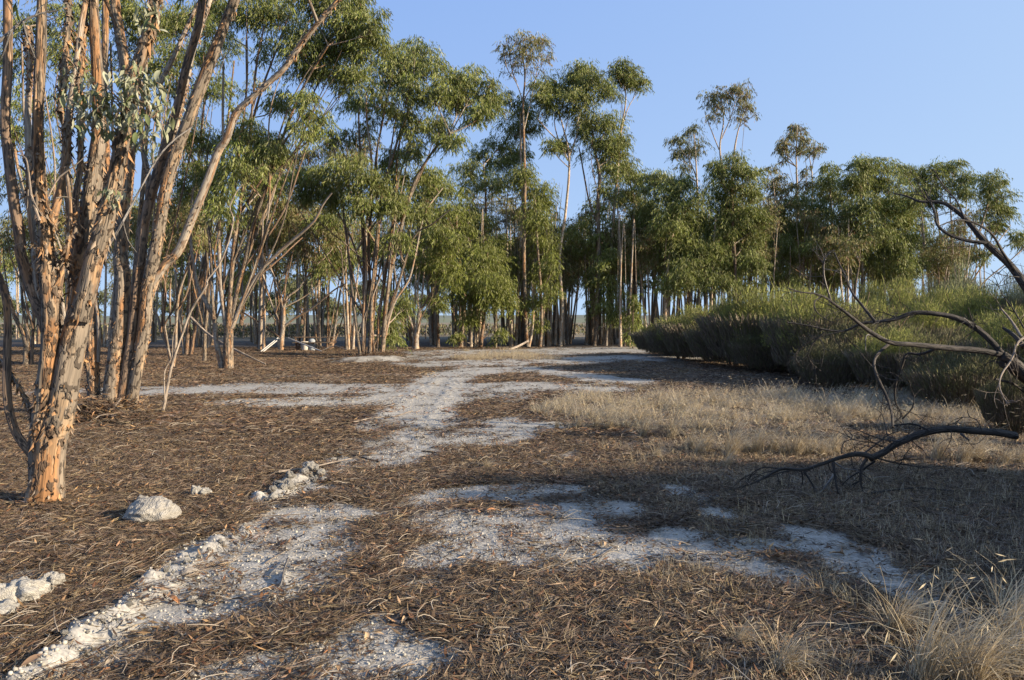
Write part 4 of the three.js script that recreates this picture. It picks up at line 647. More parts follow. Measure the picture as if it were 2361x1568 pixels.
// ---------------------------------------------------------------- shrubs on the right
function shrubKind(seed, pal, dense, label) {          // a mound about 2 m across and 1.4 m high, stems fanning from the foot
  const R = rngOf(seed), t = thing('shrub', label, 'shrub', V(0, 0, 0));
  for (let i = 0; i < 16; i++) { const a = R() * 6.283, q = 0.25 + 0.6 * R(), h = 0.7 + 0.45 * R(); part('stem', limb([V(Math.cos(a) * 0.05, -0.04, Math.sin(a) * 0.05), V(Math.cos(a) * q * 0.45, h * 0.42, Math.sin(a) * q * 0.45), V(Math.cos(a + 0.3) * q * 0.8, h * 0.75, Math.sin(a + 0.3) * q * 0.8), V(Math.cos(a) * q, h, Math.sin(a) * q)], [0.016, 0.004], { seg: 4, step: 0.15, rough: 0.12, seed: i }), M.dark, t); }
  const B = new Leaves(), lobes = [];
  for (let i = 0; i < 26; i++) { const a = R() * 6.283, q = Math.sqrt(R()) * 0.72; lobes.push([Math.cos(a) * q, 0.28 + (0.70 - q * q * 0.7) * (0.35 + 0.65 * R()), Math.sin(a) * q, 0.17 + 0.2 * R(), 0.75 + 0.5 * R(), 0.28 + 0.42 * R()]); }
  for (let i = 0; i < dense; i++) {
    const l = lobes[i % lobes.length], a = R() * 6.283, u = R() * 1.5 - 0.5, h = Math.sqrt(Math.max(0, 1 - u * u)), q = Math.pow(R(), 0.4) * l[3];
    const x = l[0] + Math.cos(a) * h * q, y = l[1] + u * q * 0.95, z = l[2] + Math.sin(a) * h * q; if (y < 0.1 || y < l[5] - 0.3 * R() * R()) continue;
    let dx = Math.cos(a) * h * 0.55 + (R() - 0.5) * 1.1, dy = 0.75 + u * 0.25 + (R() - 0.5) * 0.6, dz = Math.sin(a) * h * 0.55 + (R() - 0.5) * 1.1; const m = Math.hypot(dx, dy, dz);
    const k = pal[Math.floor(R() * pal.length)], f = l[4] * (0.8 + 0.4 * R());
    B.leaf(x, y, z, dx / m, dy / m, dz / m, R() - 0.5, R() - 0.5, R() - 0.5, 0.028 + 0.034 * R(), 0.006, [k[0] * f, k[1] * f, k[2] * f], 0.05);
  }
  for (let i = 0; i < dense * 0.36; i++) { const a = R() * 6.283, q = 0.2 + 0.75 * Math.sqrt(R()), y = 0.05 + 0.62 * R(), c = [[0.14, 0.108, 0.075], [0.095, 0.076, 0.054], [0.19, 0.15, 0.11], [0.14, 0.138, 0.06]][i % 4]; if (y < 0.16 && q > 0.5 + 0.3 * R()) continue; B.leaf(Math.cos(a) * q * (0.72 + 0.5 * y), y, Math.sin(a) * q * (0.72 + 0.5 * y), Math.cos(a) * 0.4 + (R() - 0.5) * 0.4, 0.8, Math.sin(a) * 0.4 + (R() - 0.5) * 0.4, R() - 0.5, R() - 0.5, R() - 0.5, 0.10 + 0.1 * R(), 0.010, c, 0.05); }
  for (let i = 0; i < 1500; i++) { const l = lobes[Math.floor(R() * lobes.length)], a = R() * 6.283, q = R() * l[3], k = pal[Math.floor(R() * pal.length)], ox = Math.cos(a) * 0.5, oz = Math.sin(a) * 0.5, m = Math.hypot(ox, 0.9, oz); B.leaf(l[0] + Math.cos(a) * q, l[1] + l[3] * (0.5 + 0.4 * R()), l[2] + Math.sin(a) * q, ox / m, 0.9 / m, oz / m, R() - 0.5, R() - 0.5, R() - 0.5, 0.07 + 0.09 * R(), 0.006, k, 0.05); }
  part('foliage', B.build(), M.needle, t, true);
  return t;
}
{
  const BROOM = [[0.26, 0.27, 0.052], [0.22, 0.23, 0.048], [0.30, 0.31, 0.068], [0.155, 0.16, 0.042], [0.17, 0.145, 0.065]];
  const GREYG = [[0.20, 0.21, 0.10], [0.16, 0.17, 0.08], [0.235, 0.24, 0.13]];
  const BROWN = [[0.11, 0.11, 0.04], [0.12, 0.10, 0.055], [0.075, 0.068, 0.034], [0.16, 0.16, 0.05]];
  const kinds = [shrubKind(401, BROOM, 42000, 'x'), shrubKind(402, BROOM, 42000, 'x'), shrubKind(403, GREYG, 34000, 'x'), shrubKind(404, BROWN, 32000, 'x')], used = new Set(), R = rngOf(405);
  // [left, right, top in the view, depth, kind, label]
  const list = [
    [1470, 1610, 742, 36, 0, 'small low shrub at the far left end of the shrub bank'],
    [1540, 1730, 706, 31, 1, 'dark rounded shrub second from the far end of the shrub bank'],
    [1640, 1880, 672, 25.5, 0, 'large dome-shaped shrub in the middle of the shrub bank'],
    [1790, 2020, 668, 21.5, 1, 'large green-topped shrub with dark trunks beneath, nearest the grass strip'],
    [1880, 2110, 715, 20, 3, 'brownish shrub behind the dead branches in the shrub bank'],
    [1975, 2125, 650, 33, 0, 'bright-topped shrub behind the bank below the tall dome gum'],
    [2060, 2250, 668, 29, 1, 'dark broad shrub behind the arched dead branches'],
    [2130, 2265, 622, 40, 2, 'grey-green round shrub against the far right trees'],
    [2190, 2380, 665, 25, 0, 'green shrub at the back near the right edge'],
    [1985, 2190, 762, 17.5, 0, 'low green shrub in front of the dark broad shrub'],
    [2100, 2300, 770, 16.2, 3, 'sparse brown shrub behind the V-shaped bush'],
    [2120, 2350, 808, 14.2, 3, 'V-shaped open bush with bare fanning stems right of the grass'],
    [2260, 2480, 715, 14.5, 1, 'large dark shrub at the right edge behind the dead branch'],
    [2320, 2440, 605, 24, 2, 'tall dark shrub on the skyline at the right edge'],
    [1850, 2010, 790, 18.8, 3, 'twiggy brown shrub at the foot of the green-topped shrub'],
    [1700, 1850, 760, 24, 3, 'shaded undershrub below the dome-shaped shrub'],
    [2280, 2420, 850, 11.2, 3, 'small dark bush at the right edge beside the fallen limb'],
    [1590, 1700, 700, 36, 2, 'greyish shrub showing behind the left end of the bank'],
  ];
  list.push([1600, 1780, 720, 28, 3, 'brown-sided shrub filling the gap before the dome-shaped shrub'], [1500, 1640, 735, 33, 3, 'brown low shrub between the two farthest shrubs of the bank'], [1930, 2090, 700, 24, 0, 'sunlit shrub top in the middle of the bank behind the dead branches'], [2020, 2200, 700, 22.5, 1, 'dark-sided shrub directly behind the long dead limb'], [2230, 2400, 730, 19, 0, 'shrub at the right rear behind the large dark one'], [1760, 1930, 690, 24, 1, 'shrub joining the dome-shaped and green-topped shrubs']);
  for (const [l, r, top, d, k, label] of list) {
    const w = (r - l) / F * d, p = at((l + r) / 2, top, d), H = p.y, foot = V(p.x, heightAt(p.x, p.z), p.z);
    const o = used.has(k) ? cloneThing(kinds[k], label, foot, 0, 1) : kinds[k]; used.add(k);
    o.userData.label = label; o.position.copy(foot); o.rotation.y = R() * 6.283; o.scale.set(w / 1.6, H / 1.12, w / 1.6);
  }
  // shrubs just outside the frame whose shade lies across the foreground
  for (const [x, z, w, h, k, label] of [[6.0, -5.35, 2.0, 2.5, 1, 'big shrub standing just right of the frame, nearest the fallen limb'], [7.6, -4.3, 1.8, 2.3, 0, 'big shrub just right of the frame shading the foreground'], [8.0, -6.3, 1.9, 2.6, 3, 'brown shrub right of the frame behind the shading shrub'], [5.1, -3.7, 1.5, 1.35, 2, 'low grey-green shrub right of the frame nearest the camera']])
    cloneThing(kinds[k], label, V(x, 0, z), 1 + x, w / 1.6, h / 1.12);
}

// ---------------------------------------------------------------- dead wood on the right
{
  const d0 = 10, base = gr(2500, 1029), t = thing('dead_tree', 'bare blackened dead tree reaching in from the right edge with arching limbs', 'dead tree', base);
  const k = d0 / F * 0.38965 / 2, w7 = d0 / F * 0.36528 / 2;
  const TR = rngOf(811);
  // a limb with the side twigs and broken stubs that grow from it
  const twigged = (P, rad, off, seed, amt) => {
    const gs = [limb(P, rad, { seg: 9, step: 0.06, rough: 0.19, off, seed })], cv = new THREE.CatmullRomCurve3(P, false, 'centripetal'), len = cv.getLength();
    const n = Math.round(len * amt * (0.6 + 0.8 * TR()));
    for (let i = 0; i < n; i++) {
      const u = 0.15 + 0.85 * TR(), p = cv.getPoint(u), tg = cv.getTangent(u), l = TR() < 0.3 ? 0.03 + 0.05 * TR() : 0.12 + 0.55 * TR() * TR(), dir = V(TR() - 0.5, TR() - 0.55, TR() - 0.5).normalize().addScaledVector(tg, 0.5 + 0.5 * TR()).normalize();
      const q = p.clone().addScaledVector(dir, l * 0.5).add(V((TR() - 0.5) * 0.1 * l, (TR() - 0.5) * 0.35 * l, (TR() - 0.5) * 0.1 * l)), e = q.clone().addScaledVector(dir, l * 0.4).add(V((TR() - 0.5) * 0.5 * l, (TR() - 0.6) * 0.7 * l, (TR() - 0.5) * 0.5 * l)), r = 0.0028 + 0.003 * TR();
      gs.push(limb([p, q, e], [r, r * 0.4], { seg: 4, step: 0.06, rough: 0.05, off, seed: i }));
      if (l > 0.2) { const f = e.clone().add(V((TR() - 0.5) * l, (TR() - 0.6) * l * 0.8, (TR() - 0.5) * l)); gs.push(limb([q, q.clone().lerp(f, 0.5).add(V(0, 0.02, 0)), f], [r * 0.7, r * 0.3], { seg: 4, step: 0.08, rough: 0, off, seed: i })); }
    }
    return mergeGeometries(gs);
  };
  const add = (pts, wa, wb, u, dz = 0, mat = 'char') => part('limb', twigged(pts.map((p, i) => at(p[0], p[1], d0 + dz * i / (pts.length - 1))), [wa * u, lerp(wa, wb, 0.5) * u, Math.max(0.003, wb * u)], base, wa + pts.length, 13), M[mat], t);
  add([[2500, 1029], [2430, 940], [2365, 860], ...tr(z8, 2230, 545)], 95, 55, k);
  add(tr(z8, 2240, 550, 2100, 522, 1900, 506, 1700, 486, 1570, 474, 1450, 410, 1380, 356, 1300, 290, 1230, 240, 1190, 210, 1130, 186, 1040, 175, 960, 150), 34, 6, k, -0.6);
  add(tr(z8, 2235, 545, 2170, 470, 2080, 390, 1950, 326, 1800, 300, 1700, 300, 1600, 336, 1500, 350, 1400, 362, 1300, 405, 1200, 400, 1100, 376, 960, 354), 34, 9, k, 0.6);
  add(tr(z8, 1480, 348, 1440, 300, 1400, 250, 1340, 170, 1305, 80, 1270, 10, 1240, -60), 18, 7, k, 0.4);
  add(tr(z8, 1222, 235, 1195, 150, 1175, 60, 1182, -20, 1215, -60), 14, 6, k, -0.3, 'dead');
  add(tr(z8, 1560, 482, 1490, 550, 1474, 610, 1500, 690, 1550, 800, 1576, 880, 1586, 975), 18, 14, k, -0.9);
  add(tr(z8, 1850, 508, 1750, 542, 1670, 540, 1640, 610, 1602, 720, 1600, 820, 1642, 910), 16, 9, k, 0.4);
  add(tr(z8, 1642, 925, 1700, 860, 1712, 785), 12, 5, k);
  add(tr(z8, 1590, 950, 1640, 900, 1600, 870), 9, 4, k);
  add(tr(z8, 1180, 412, 1120, 470, 1084, 550, 1110, 600, 1160, 642), 11, 5, k, 0.2);
  add(tr(z8, 1170, 200, 1122, 230, 1130, 285, 1180, 330, 1240, 360), 9, 4, k, -0.2);
  add(tr(z8, 1300, 405, 1150, 440, 1040, 500, 1010, 560, 1045, 625), 7, 3, k, 0.3);
  add(tr(z8, 1560, 465, 1480, 440, 1430, 432, 1424, 520), 9, 5, k, -0.2, 'dead');
  add(tr(z8, 1330, 300, 1240, 270, 1120, 180), 5, 3, k, 0.2);
  add(tr(z8, 1600, 325, 1540, 300, 1470, 285), 7, 3, k, 0.2);
  add(tr(z8, 2085, 392, 2050, 330, 2032, 265), 9, 4, k, -0.2);
  add(tr(z8, 2060, 380, 2005, 325), 9, 5, k, -0.2, 'dead');
  add(tr(z8, 2345, 440, 2290, 350, 2222, 268), 18, 10, k, 0.2, 'pale');
  add(tr(z8, 2361, 500, 2300, 430, 2240, 388), 34, 18, k, 0.4);
  add(tr(z8, 2380, 430, 2322, 478, 2290, 570, 2230, 660, 2216, 730, 2242, 800, 2275, 842), 13, 5, k, -0.5, 'pale');
  add(tr(z8, 2230, 600, 2300, 640, 2380, 700), 40, 50, k, 0.2);
  add(tr(z8, 2200, 590, 2270, 600, 2330, 640), 14, 9, k, 0);
  add(tr(z8, 2190, 690, 2300, 720, 2400, 800), 14, 12, k, 0.3);
  add([[2500, 1000], [2480, 850], [2420, 740], ...tr(z7, 2361, 1000, 2270, 880, 2120, 742, 1990, 592, 1920, 532, 1850, 492, 1700, 482, 1620, 450, 1540, 432)], 70, 6, w7, 0.9);
  add(tr(z7, 2125, 746, 2000, 730, 1870, 682, 1810, 622, 1800, 560, 1770, 490, 1740, 425, 1728, 400), 24, 7, w7, 0.3);
  add(tr(z7, 2300, 915, 2225, 800, 2160, 690, 2060, 622, 1960, 600, 1890, 612, 1820, 640), 18, 6, w7, -0.5);
  add(tr(z7, 1985, 590, 1930, 470, 1880, 420, 1830, 350, 1800, 300, 1770, 268), 11, 4, w7, 0.4);
  add(tr(z7, 1760, 482, 1720, 430, 1690, 368), 9, 4, w7, -0.2);
  add(tr(z7, 1780, 480, 1690, 440, 1600, 445), 8, 3, w7, 0.2);
  add(tr(z7, 1775, 500, 1765, 440, 1770, 410), 6, 3, w7, 0.2);
  add(tr(z7, 2330, 960, 2240, 950, 2165, 932), 6, 3, w7, -0.4);
  add(tr(z8, 1760, 520, 1720, 580, 1650, 560), 5, 3, k);
  add(tr(z8, 2361, 390, 2300, 280, 2240, 200, 2210, 140), 9, 4, k, 0.3);
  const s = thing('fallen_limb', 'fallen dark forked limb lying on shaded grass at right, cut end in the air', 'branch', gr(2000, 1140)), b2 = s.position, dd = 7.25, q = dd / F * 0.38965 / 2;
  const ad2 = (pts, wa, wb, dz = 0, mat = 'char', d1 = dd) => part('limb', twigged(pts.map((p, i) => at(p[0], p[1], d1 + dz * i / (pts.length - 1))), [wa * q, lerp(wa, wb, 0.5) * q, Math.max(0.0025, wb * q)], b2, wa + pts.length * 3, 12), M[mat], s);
  ad2(tr(z8, 2315, 1028, 2200, 1006, 2050, 995, 1930, 985, 1800, 1000, 1680, 1040, 1600, 1076, 1530, 1122, 1450, 1162), 42, 40, -0.2, 'char', 7.5);
  ad2(tr(z8, 1470, 1155, 1400, 1135, 1330, 1140, 1240, 1166, 1150, 1198, 1050, 1226, 930, 1220, 850, 1258, 780, 1300), 34, 10, -0.3);
  ad2(tr(z8, 1430, 1165, 1402, 1210, 1394, 1300, 1424, 1398), 24, 9, -0.1);
  ad2(tr(z8, 1480, 1175, 1400, 1230, 1320, 1280, 1285, 1320), 14, 6, 0.2);
  ad2(tr(z8, 1400, 1290, 1350, 1310, 1320, 1340), 10, 5, 0.1);
  ad2(tr(z8, 1228, 1168, 1242, 1250, 1254, 1330, 1292, 1445), 18, 8, -0.25);
  ad2(tr(z8, 1245, 1242, 1200, 1310, 1152, 1360, 1080, 1420, 1010, 1450), 13, 6, -0.2, 'dead');
  ad2(tr(z8, 1056, 1228, 1120, 1332, 1142, 1390, 1118, 1450), 11, 5, -0.2);
  ad2(tr(z8, 1046, 1232, 1052, 1300, 1036, 1345), 9, 4, 0.1);
  ad2(tr(z8, 1500, 1160, 1620, 1190, 1770, 1212), 12, 6, 0.4);
  ad2(tr(z8, 1282, 1132, 1290, 1070, 1340, 1048, 1376, 1056), 8, 3, 0.2);
  ad2(tr(z8, 1625, 1060, 1540, 1050, 1450, 1022, 1300, 958), 10, 4, 0.3);
  ad2(tr(z8, 1800, 998, 1740, 965, 1680, 955, 1590, 966), 12, 8, 0.2);
  ad2(tr(z8, 1400, 1140, 1480, 1080, 1560, 1020, 1640, 990, 1720, 960), 10, 4, 0.5);
  ad2(tr(z8, 1990, 1015, 2035, 1050), 15, 10, -0.2); ad2(tr(z8, 2110, 992, 2080, 930, 2000, 915, 1955, 960), 5, 2, 0.2);
  ad2(tr(z8, 930, 1222, 820, 1212, 760, 1240, 730, 1290), 9, 4, 0.1); ad2(tr(z8, 1000, 1225, 900, 1250, 800, 1290), 9, 4, -0.1); ad2(tr(z8, 900, 1255, 910, 1300, 880, 1340), 6, 3, 0);
  ad2(tr(z8, 1340, 1145, 1350, 1210, 1400, 1290), 6, 3, -0.1); ad2(tr(z8, 1240, 1180, 1300, 1220, 1380, 1225), 10, 5, -0.15, 'dead'); ad2(tr(z8, 1700, 1090, 1650, 1150, 1700, 1180), 6, 3, 0.1);
}

// ---------------------------------------------------------------- sticks, poles, table and fence
function stick(label, pts, r0, r1, mat, lift = 0.012, name = 'fallen_stick') {
  const P = pts.map(([x, y, h]) => { const p = h === undefined ? onGround(x, y) : at(x, y, h); if (h === undefined) p.y += lift + r0; return p; }), b = P[0].clone();
  const t = thing(name, label, 'stick', b); part('wood', limb(P, [r0, r1], { seg: 7, step: 0.06, off: b, rough: 0.14, seed: pts[0][0] }), M[mat], t); return t;
}
stick('pale straight stick lying before the nearest tree', [[57, 1232], [110, 1208], [160, 1190], [200, 1178]], 0.015, 0.009, 'pale');
stick('thinner pale twig in line with the stick before the nearest tree', [[192, 1182], [225, 1172], [262, 1168]], 0.008, 0.004, 'pale');
stick('dark charred stick at the left edge below the nearest tree', [[-10, 1238], [30, 1256], [70, 1274]], 0.014, 0.012, 'char');
stick('short dark knobbly stick in the litter left of the white windrow', [[232, 1306], [250, 1335], [266, 1366]], 0.010, 0.009, 'char');
stick('curved grey stick lying on the white sand in the lower left', [[664, 1298], [654, 1335], [646, 1362], [628, 1388], [604, 1410]], 0.009, 0.004, 'dead', 0.02);
stick('thin brown stick leading right from the curved grey stick', [[672, 1366], [730, 1362], [800, 1364]], 0.006, 0.003, 'dead');
stick('short pale twig above the curved grey stick', [[612, 1304], [640, 1286], [662, 1274]], 0.005, 0.003, 'pale');
stick('long bent pale stick across both wheel tracks', [[640, 975], [700, 978], [798, 979], [857, 972], [901, 963], [951, 948]], 0.014, 0.008, 'pale');
stick('long thin stick over the clod heaps', [[642, 1102], [710, 1092], [760, 1080], [812, 1068]], 0.011, 0.006, 'pale', 0.06);
stick('short pale forked stick right of the clod heaps', [[778, 1088], [805, 1080], [824, 1069]], 0.008, 0.004, 'pale');
stick('pale stick lying across the litter between the tracks', [[975, 1106], [1020, 1098], [1080, 1088]], 0.009, 0.006, 'pale');
stick('dark curved stick beside the small clods left of the track', [[806, 1048], [840, 1058], [874, 1066]], 0.012, 0.008, 'char');
stick('dark stick right of the sandy wheel track in the middle', [[972, 1040], [1010, 1044], [1040, 1052]], 0.010, 0.006, 'char');
stick('thin pale twig below the clod heaps', [[744, 1174], [775, 1158], [806, 1140]], 0.007, 0.004, 'pale');
stick('pale twig lying in the sand in the middle foreground', [[1360, 1300], [1395, 1281], [1425, 1262]], 0.005, 0.003, 'pale');
stick('pale stick in the litter left of the windrow foot', [[508, 1207], [590, 1197], [690, 1191]], 0.008, 0.004, 'pale');
stick('grey stick at the left below the smooth clod', [[420, 1199], [470, 1196], [520, 1192]], 0.007, 0.004, 'pale');
stick('pale stick near the foot of the grey dead sapling', [[420, 996], [450, 992], [486, 989]], 0.014, 0.01, 'pale');
stick('straw-coloured stick right of the grey dead sapling', [[480, 976], [520, 972], [560, 962]], 0.012, 0.008, 'pale');
stick('dark twig with pale break in the shade right of the fallen limb', [[2010, 1150], [2060, 1143], [2120, 1138], [2200, 1146]], 0.010, 0.005, 'char', 0.05);
stick('pale slanting twig in the shade at the right', [[2230, 1178], [2260, 1162], [2290, 1148]], 0.008, 0.005, 'dead', 0.02);
stick('long dark stick lying in the shaded grass lower right', [[2030, 1205], [2120, 1212], [2200, 1228]], 0.010, 0.005, 'char', 0.02);
stick('dark stick in the litter of the bottom middle', [[1468, 1262 + 285], [1482, 1530], [1490, 1500]], 0.006, 0.004, 'dead');
{ // litter stacked against the three-trunked tree
  stick('pale stick propped on the mound at the three-trunked tree', [[228, 992, 12.1], [255, 950, 12.2], [280, 918, 12.3]], 0.016, 0.010, 'pale');
  stick('long bent pale stick in front of the three-trunked tree', [[150, 1008, 11.4], [190, 985, 11.6], [235, 957, 11.8], [258, 956, 11.9], [280, 960, 12.0]], 0.014, 0.007, 'pale');
  stick('thin brown stick crossing the mound beside the three-trunked tree', [[270, 940, 12.2], [300, 960, 12.2], [345, 992, 12]], 0.009, 0.005, 'dead');
  stick('grey dead pole leaning through the fan-stemmed tree', [[438, 730, 30], [480, 770, 29.6], [520, 795, 29], [560, 815, 28.4], [612, 840, 28]], 0.055, 0.03, 'pale');
  stick('dark bare branch leaning behind the white poles', [[560, 720, 46], [600, 745, 46], [645, 778, 45.5]], 0.05, 0.06, 'dark');
  stick('pale log leaning at the front of the stand in the middle', [[1172, 808, 45], [1200, 796, 46], [1218, 786, 46.5]], 0.08, 0.06, 'pale');
  stick('gnarled dead stick under the many-stemmed tree', [[742, 808, 43], [770, 798, 43], [800, 806, 42.5]], 0.035, 0.02, 'dead');
}
{ // white poles that lean together at the cream trunk
  const mW = std({ color: new THREE.Color().setRGB(0.40, 0.39, 0.37), roughness: 0.7 });
  for (const [a, b, label] of [[[592, 818, 40.5], [641, 779, 43.4], 'white pole leaning left against the cream forked trunk'], [[598, 818, 40.5], [645, 780, 43.3], 'white pole lying close beside the left leaning pole'], [[664, 779, 43.4], [754, 815, 41], 'long white pole slanting down right from the cream forked trunk']]) {
    const p = at(...a), q = at(...b), t = thing('white_pole', label, 'pole', p); part('shaft', limb([p, p.clone().lerp(q, 0.5), q], [0.032], { seg: 10, step: 0.4, rough: 0, off: p }), mW, t);
  }
  // wrecked picnic table in the woodland
  const d = 43.5, b = at(...zp(1730, 655), d), t = thing('picnic_table', 'dark weathered picnic table standing in the woodland behind the many-stemmed tree', 'table', V(b.x, 0, b.z));
  const bx = (n, w, h, dp, x, y, z, par, m = M.dark, rz = 0) => { const o = part(n, new THREE.BoxGeometry(w, h, dp), m, par); o.position.set(x, y, z); o.rotation.z = rz; return o; };
  for (let i = 0; i < 3; i++) bx('plank', 2.2, 0.045, 0.22, 0, 0.74 + i * 0.002, -0.25 + i * 0.25, t);
  for (const x of [-0.95, 0.85]) { bx('leg', 0.09, 0.78, 0.09, x, 0.36, 0.3, t, M.dark, 0.12); bx('leg', 0.09, 0.78, 0.09, x, 0.36, -0.3, t, M.dark, -0.1); bx('crossbar', 0.08, 0.08, 1.5, x + 0.09, 0.42, 0, t); }
  for (const z of [-0.7, 0.7]) bx('seat', 2.1, 0.045, 0.24, 0, 0.46, z, t, z > 0 ? M.bark : M.dark);
  const c = at(...zp(1630, 640), 43), dr = thing('pail', 'small pale container on the ground under the picnic table', 'container', V(c.x, 0, c.z));
  part('body', new THREE.LatheGeometry([[0, 0], [0.19, 0], [0.2, 0.03], [0.23, 0.5], [0.24, 0.52], [0.22, 0.52], [0.18, 0.04], [0, 0.04]].map((p) => new THREE.Vector2(...p)), 16), std({ color: new THREE.Color().setRGB(0.5, 0.46, 0.4) }), dr);
  const c2 = at(...zp(1700, 640), 43), d2 = thing('pail', 'grey container standing right of the pale one under the picnic table', 'container', V(c2.x, 0, c2.z));
  part('body', new THREE.LatheGeometry([[0, 0], [0.16, 0], [0.17, 0.03], [0.17, 0.55], [0.18, 0.57], [0.1, 0.66], [0, 0.67]].map((p) => new THREE.Vector2(...p)), 16), std({ color: new THREE.Color().setRGB(0.26, 0.28, 0.3) }), d2);
  // wire fence along the paddock
  const f = thing('wire_fence', 'old post and wire fence along the paddock on the far left', 'fence', V(0, 0, -72));
  for (let i = 0; i < 14; i++) part('post', limb([V(-50 + i * 4.2, -0.1, 0), V(-50 + i * 4.2 + 0.03, 1.25, 0)], [0.07, 0.06], { seg: 7, step: 0.4, rough: 0.1, seed: i }), M.pale, f);
  for (const y of [0.4, 0.75, 1.1]) part('wire', limb([V(-50, y, 0.08), V(-22, y - 0.03, 0.08), V(4.6, y, 0.08)], [0.012], { seg: 4, step: 2, rough: 0 }), M.dead, f);
}

// ---------------------------------------------------------------- clods and stones
function rockGeo(seed, det, amp, freq, sharp) {
  let g = new THREE.IcosahedronGeometry(1, det); g.deleteAttribute('normal'); g.deleteAttribute('uv'); g = mergeVertices(g, 1e-5); const p = g.attributes.position;
  for (let i = 0; i < p.count; i++) { const v = V(p.getX(i), p.getY(i), p.getZ(i)); let n = n3(v.x * freq + 9, v.y * freq + 9, v.z * freq + 9, seed) * 0.6 + n3(v.x * freq * 2.3 + 9, v.y * freq * 2.3 + 9, v.z * freq * 2.3 + 9, seed + 3) * 0.3 + n3(v.x * freq * 5 + 9, v.y * freq * 5 + 9, v.z * freq * 5 + 9, seed + 5) * 0.2 * sharp; v.multiplyScalar(1 + amp * (n - 0.5) * 2); p.setXYZ(i, v.x, v.y, v.z); }
  const uv = new THREE.BufferAttribute(new Float32Array(p.count * 2), 2); g.setAttribute('uv', uv); for (let i = 0; i < p.count; i++) uv.setXY(i, p.getX(i) * 0.2 + p.getZ(i) * 0.07, p.getY(i) * 0.2 + p.getZ(i) * 0.11);
  g.computeVertexNormals(); return g;
}
const clodMat = std({ color: new THREE.Color().setRGB(0.33, 0.312, 0.285), map: grain, bumpMap: grainH, bumpScale: 0.02, roughness: 0.95 });
const paleMat = std({ color: new THREE.Color().setRGB(0.40, 0.382, 0.35), map: grain, bumpMap: grainH, bumpScale: 0.016, roughness: 0.9 });
const clodGeos = [rockGeo(1, 7, 0.40, 1.6, 2), rockGeo(2, 7, 0.5, 1.9, 2), rockGeo(3, 12, 0.26, 1.3, 2.4), rockGeo(4, 7, 0.48, 2.2, 1.8)];
function clod(label, x, y, rx, ry, rz, mat = clodMat, group, k = 0, turn = 0, sink = 0.35) {
  const p = onGround(x, y), m = new THREE.Mesh(clodGeos[k % 4], mat); m.name = numbered('clod'); m.userData = { label, category: 'clod' }; if (group) m.userData.group = group;
  m.position.set(p.x, p.y + ry * (1 - sink), p.z); m.scale.set(rx, ry, rz); m.rotation.y = turn; m.castShadow = m.receiveShadow = true; scene.add(m); return m;
}
clod('big smooth rounded grey-white clod of earth right of the nearest tree', 350, 1203, 0.18, 0.12, 0.16, clodMat, null, 2, 0.4, 0.45);
clod('small clod touching the back of the big smooth clod', 330, 1168, 0.055, 0.05, 0.05, clodMat, null, 1);
clod('bright white clod cut off by the left edge', 18, 1402, 0.085, 0.075, 0.08, paleMat, null, 1, 1); clod('knobbly white clod next to the one at the left edge', 56, 1393, 0.10, 0.085, 0.09, paleMat, null, 3, 2.2);
clod('lower white clod at the left edge', 12, 1424, 0.07, 0.05, 0.06, paleMat, null, 0, 2); clod('small white clod right of the knobbly clods at the left', 92, 1372, 0.055, 0.045, 0.05, paleMat, null, 2, 2); clod('pale clod farthest right in the group at the left edge', 122, 1360, 0.055, 0.06, 0.05, paleMat, null, 3, 0.5);
clod('white clod standing alone in litter beyond the big smooth clod', 452, 1148, 0.045, 0.06, 0.04, paleMat, null, 1, 0.5); clod('white clod right beside the lone one beyond the big smooth clod', 472, 1146, 0.06, 0.05, 0.05, paleMat, null, 3, 1.5);
clod('dark grey stone on the white windrow', 436, 1330, 0.05, 0.028, 0.03, std({ color: new THREE.Color().setRGB(0.2, 0.175, 0.15) }), null, 2, 0.6, 0.1); clod('bright white stone on the sand below the dark grey stone', 444, 1388, 0.030, 0.017, 0.02, paleMat, null, 0, 0.2, 0.1); clod('white stone just right of the bright white stone', 458, 1398, 0.018, 0.018, 0.016, paleMat, null, 1, 1, 0.1);
{
  const R = rngOf(555), G = (x0, y0, x1, y1, n, s0, s1, label, group) => { for (let i = 0; i < n; i++) { const t = R(), x = lerp(x0, x1, t) + (R() - 0.5) * 34, y = lerp(y0, y1, t) + (R() - 0.5) * 22, s = lerp(s0, s1, R() * R()); clod(label, x, y, s * (0.8 + 0.5 * R()), s * (0.55 + 0.5 * R()), s * (0.8 + 0.4 * R()), R() < 0.6 ? clodMat : paleMat, group, Math.floor(R() * 4), R() * 6, 0.35); } };
  G(612, 1148, 668, 1132, 30, 0.014, 0.05, 'white angular clod in the nearer broken heap beside the track', 'clods of the nearer heap');
  G(662, 1118, 740, 1098, 32, 0.014, 0.055, 'white angular clod in the farther broken heap beside the track', 'clods of the farther heap');
  G(765, 1050, 806, 1040, 12, 0.014, 0.04, 'small white clod in the little heap by the dark curved stick', 'clods of the little heap');
  G(60, 1545, 330, 1385, 18, 0.007, 0.022, 'pale lump on the lower white windrow', 'lumps on the lower windrow');
  G(340, 1375, 560, 1215, 24, 0.007, 0.028, 'pale lump on the upper white windrow', 'lumps on the upper windrow');
  G(850, 980, 1010, 872, 26, 0.008, 0.022, 'pale lump along the left wheel track', 'lumps along the left wheel track'); G(960, 1010, 1050, 870, 18, 0.008, 0.02, 'pale lump along the right wheel track', 'lumps along the right wheel track');
}

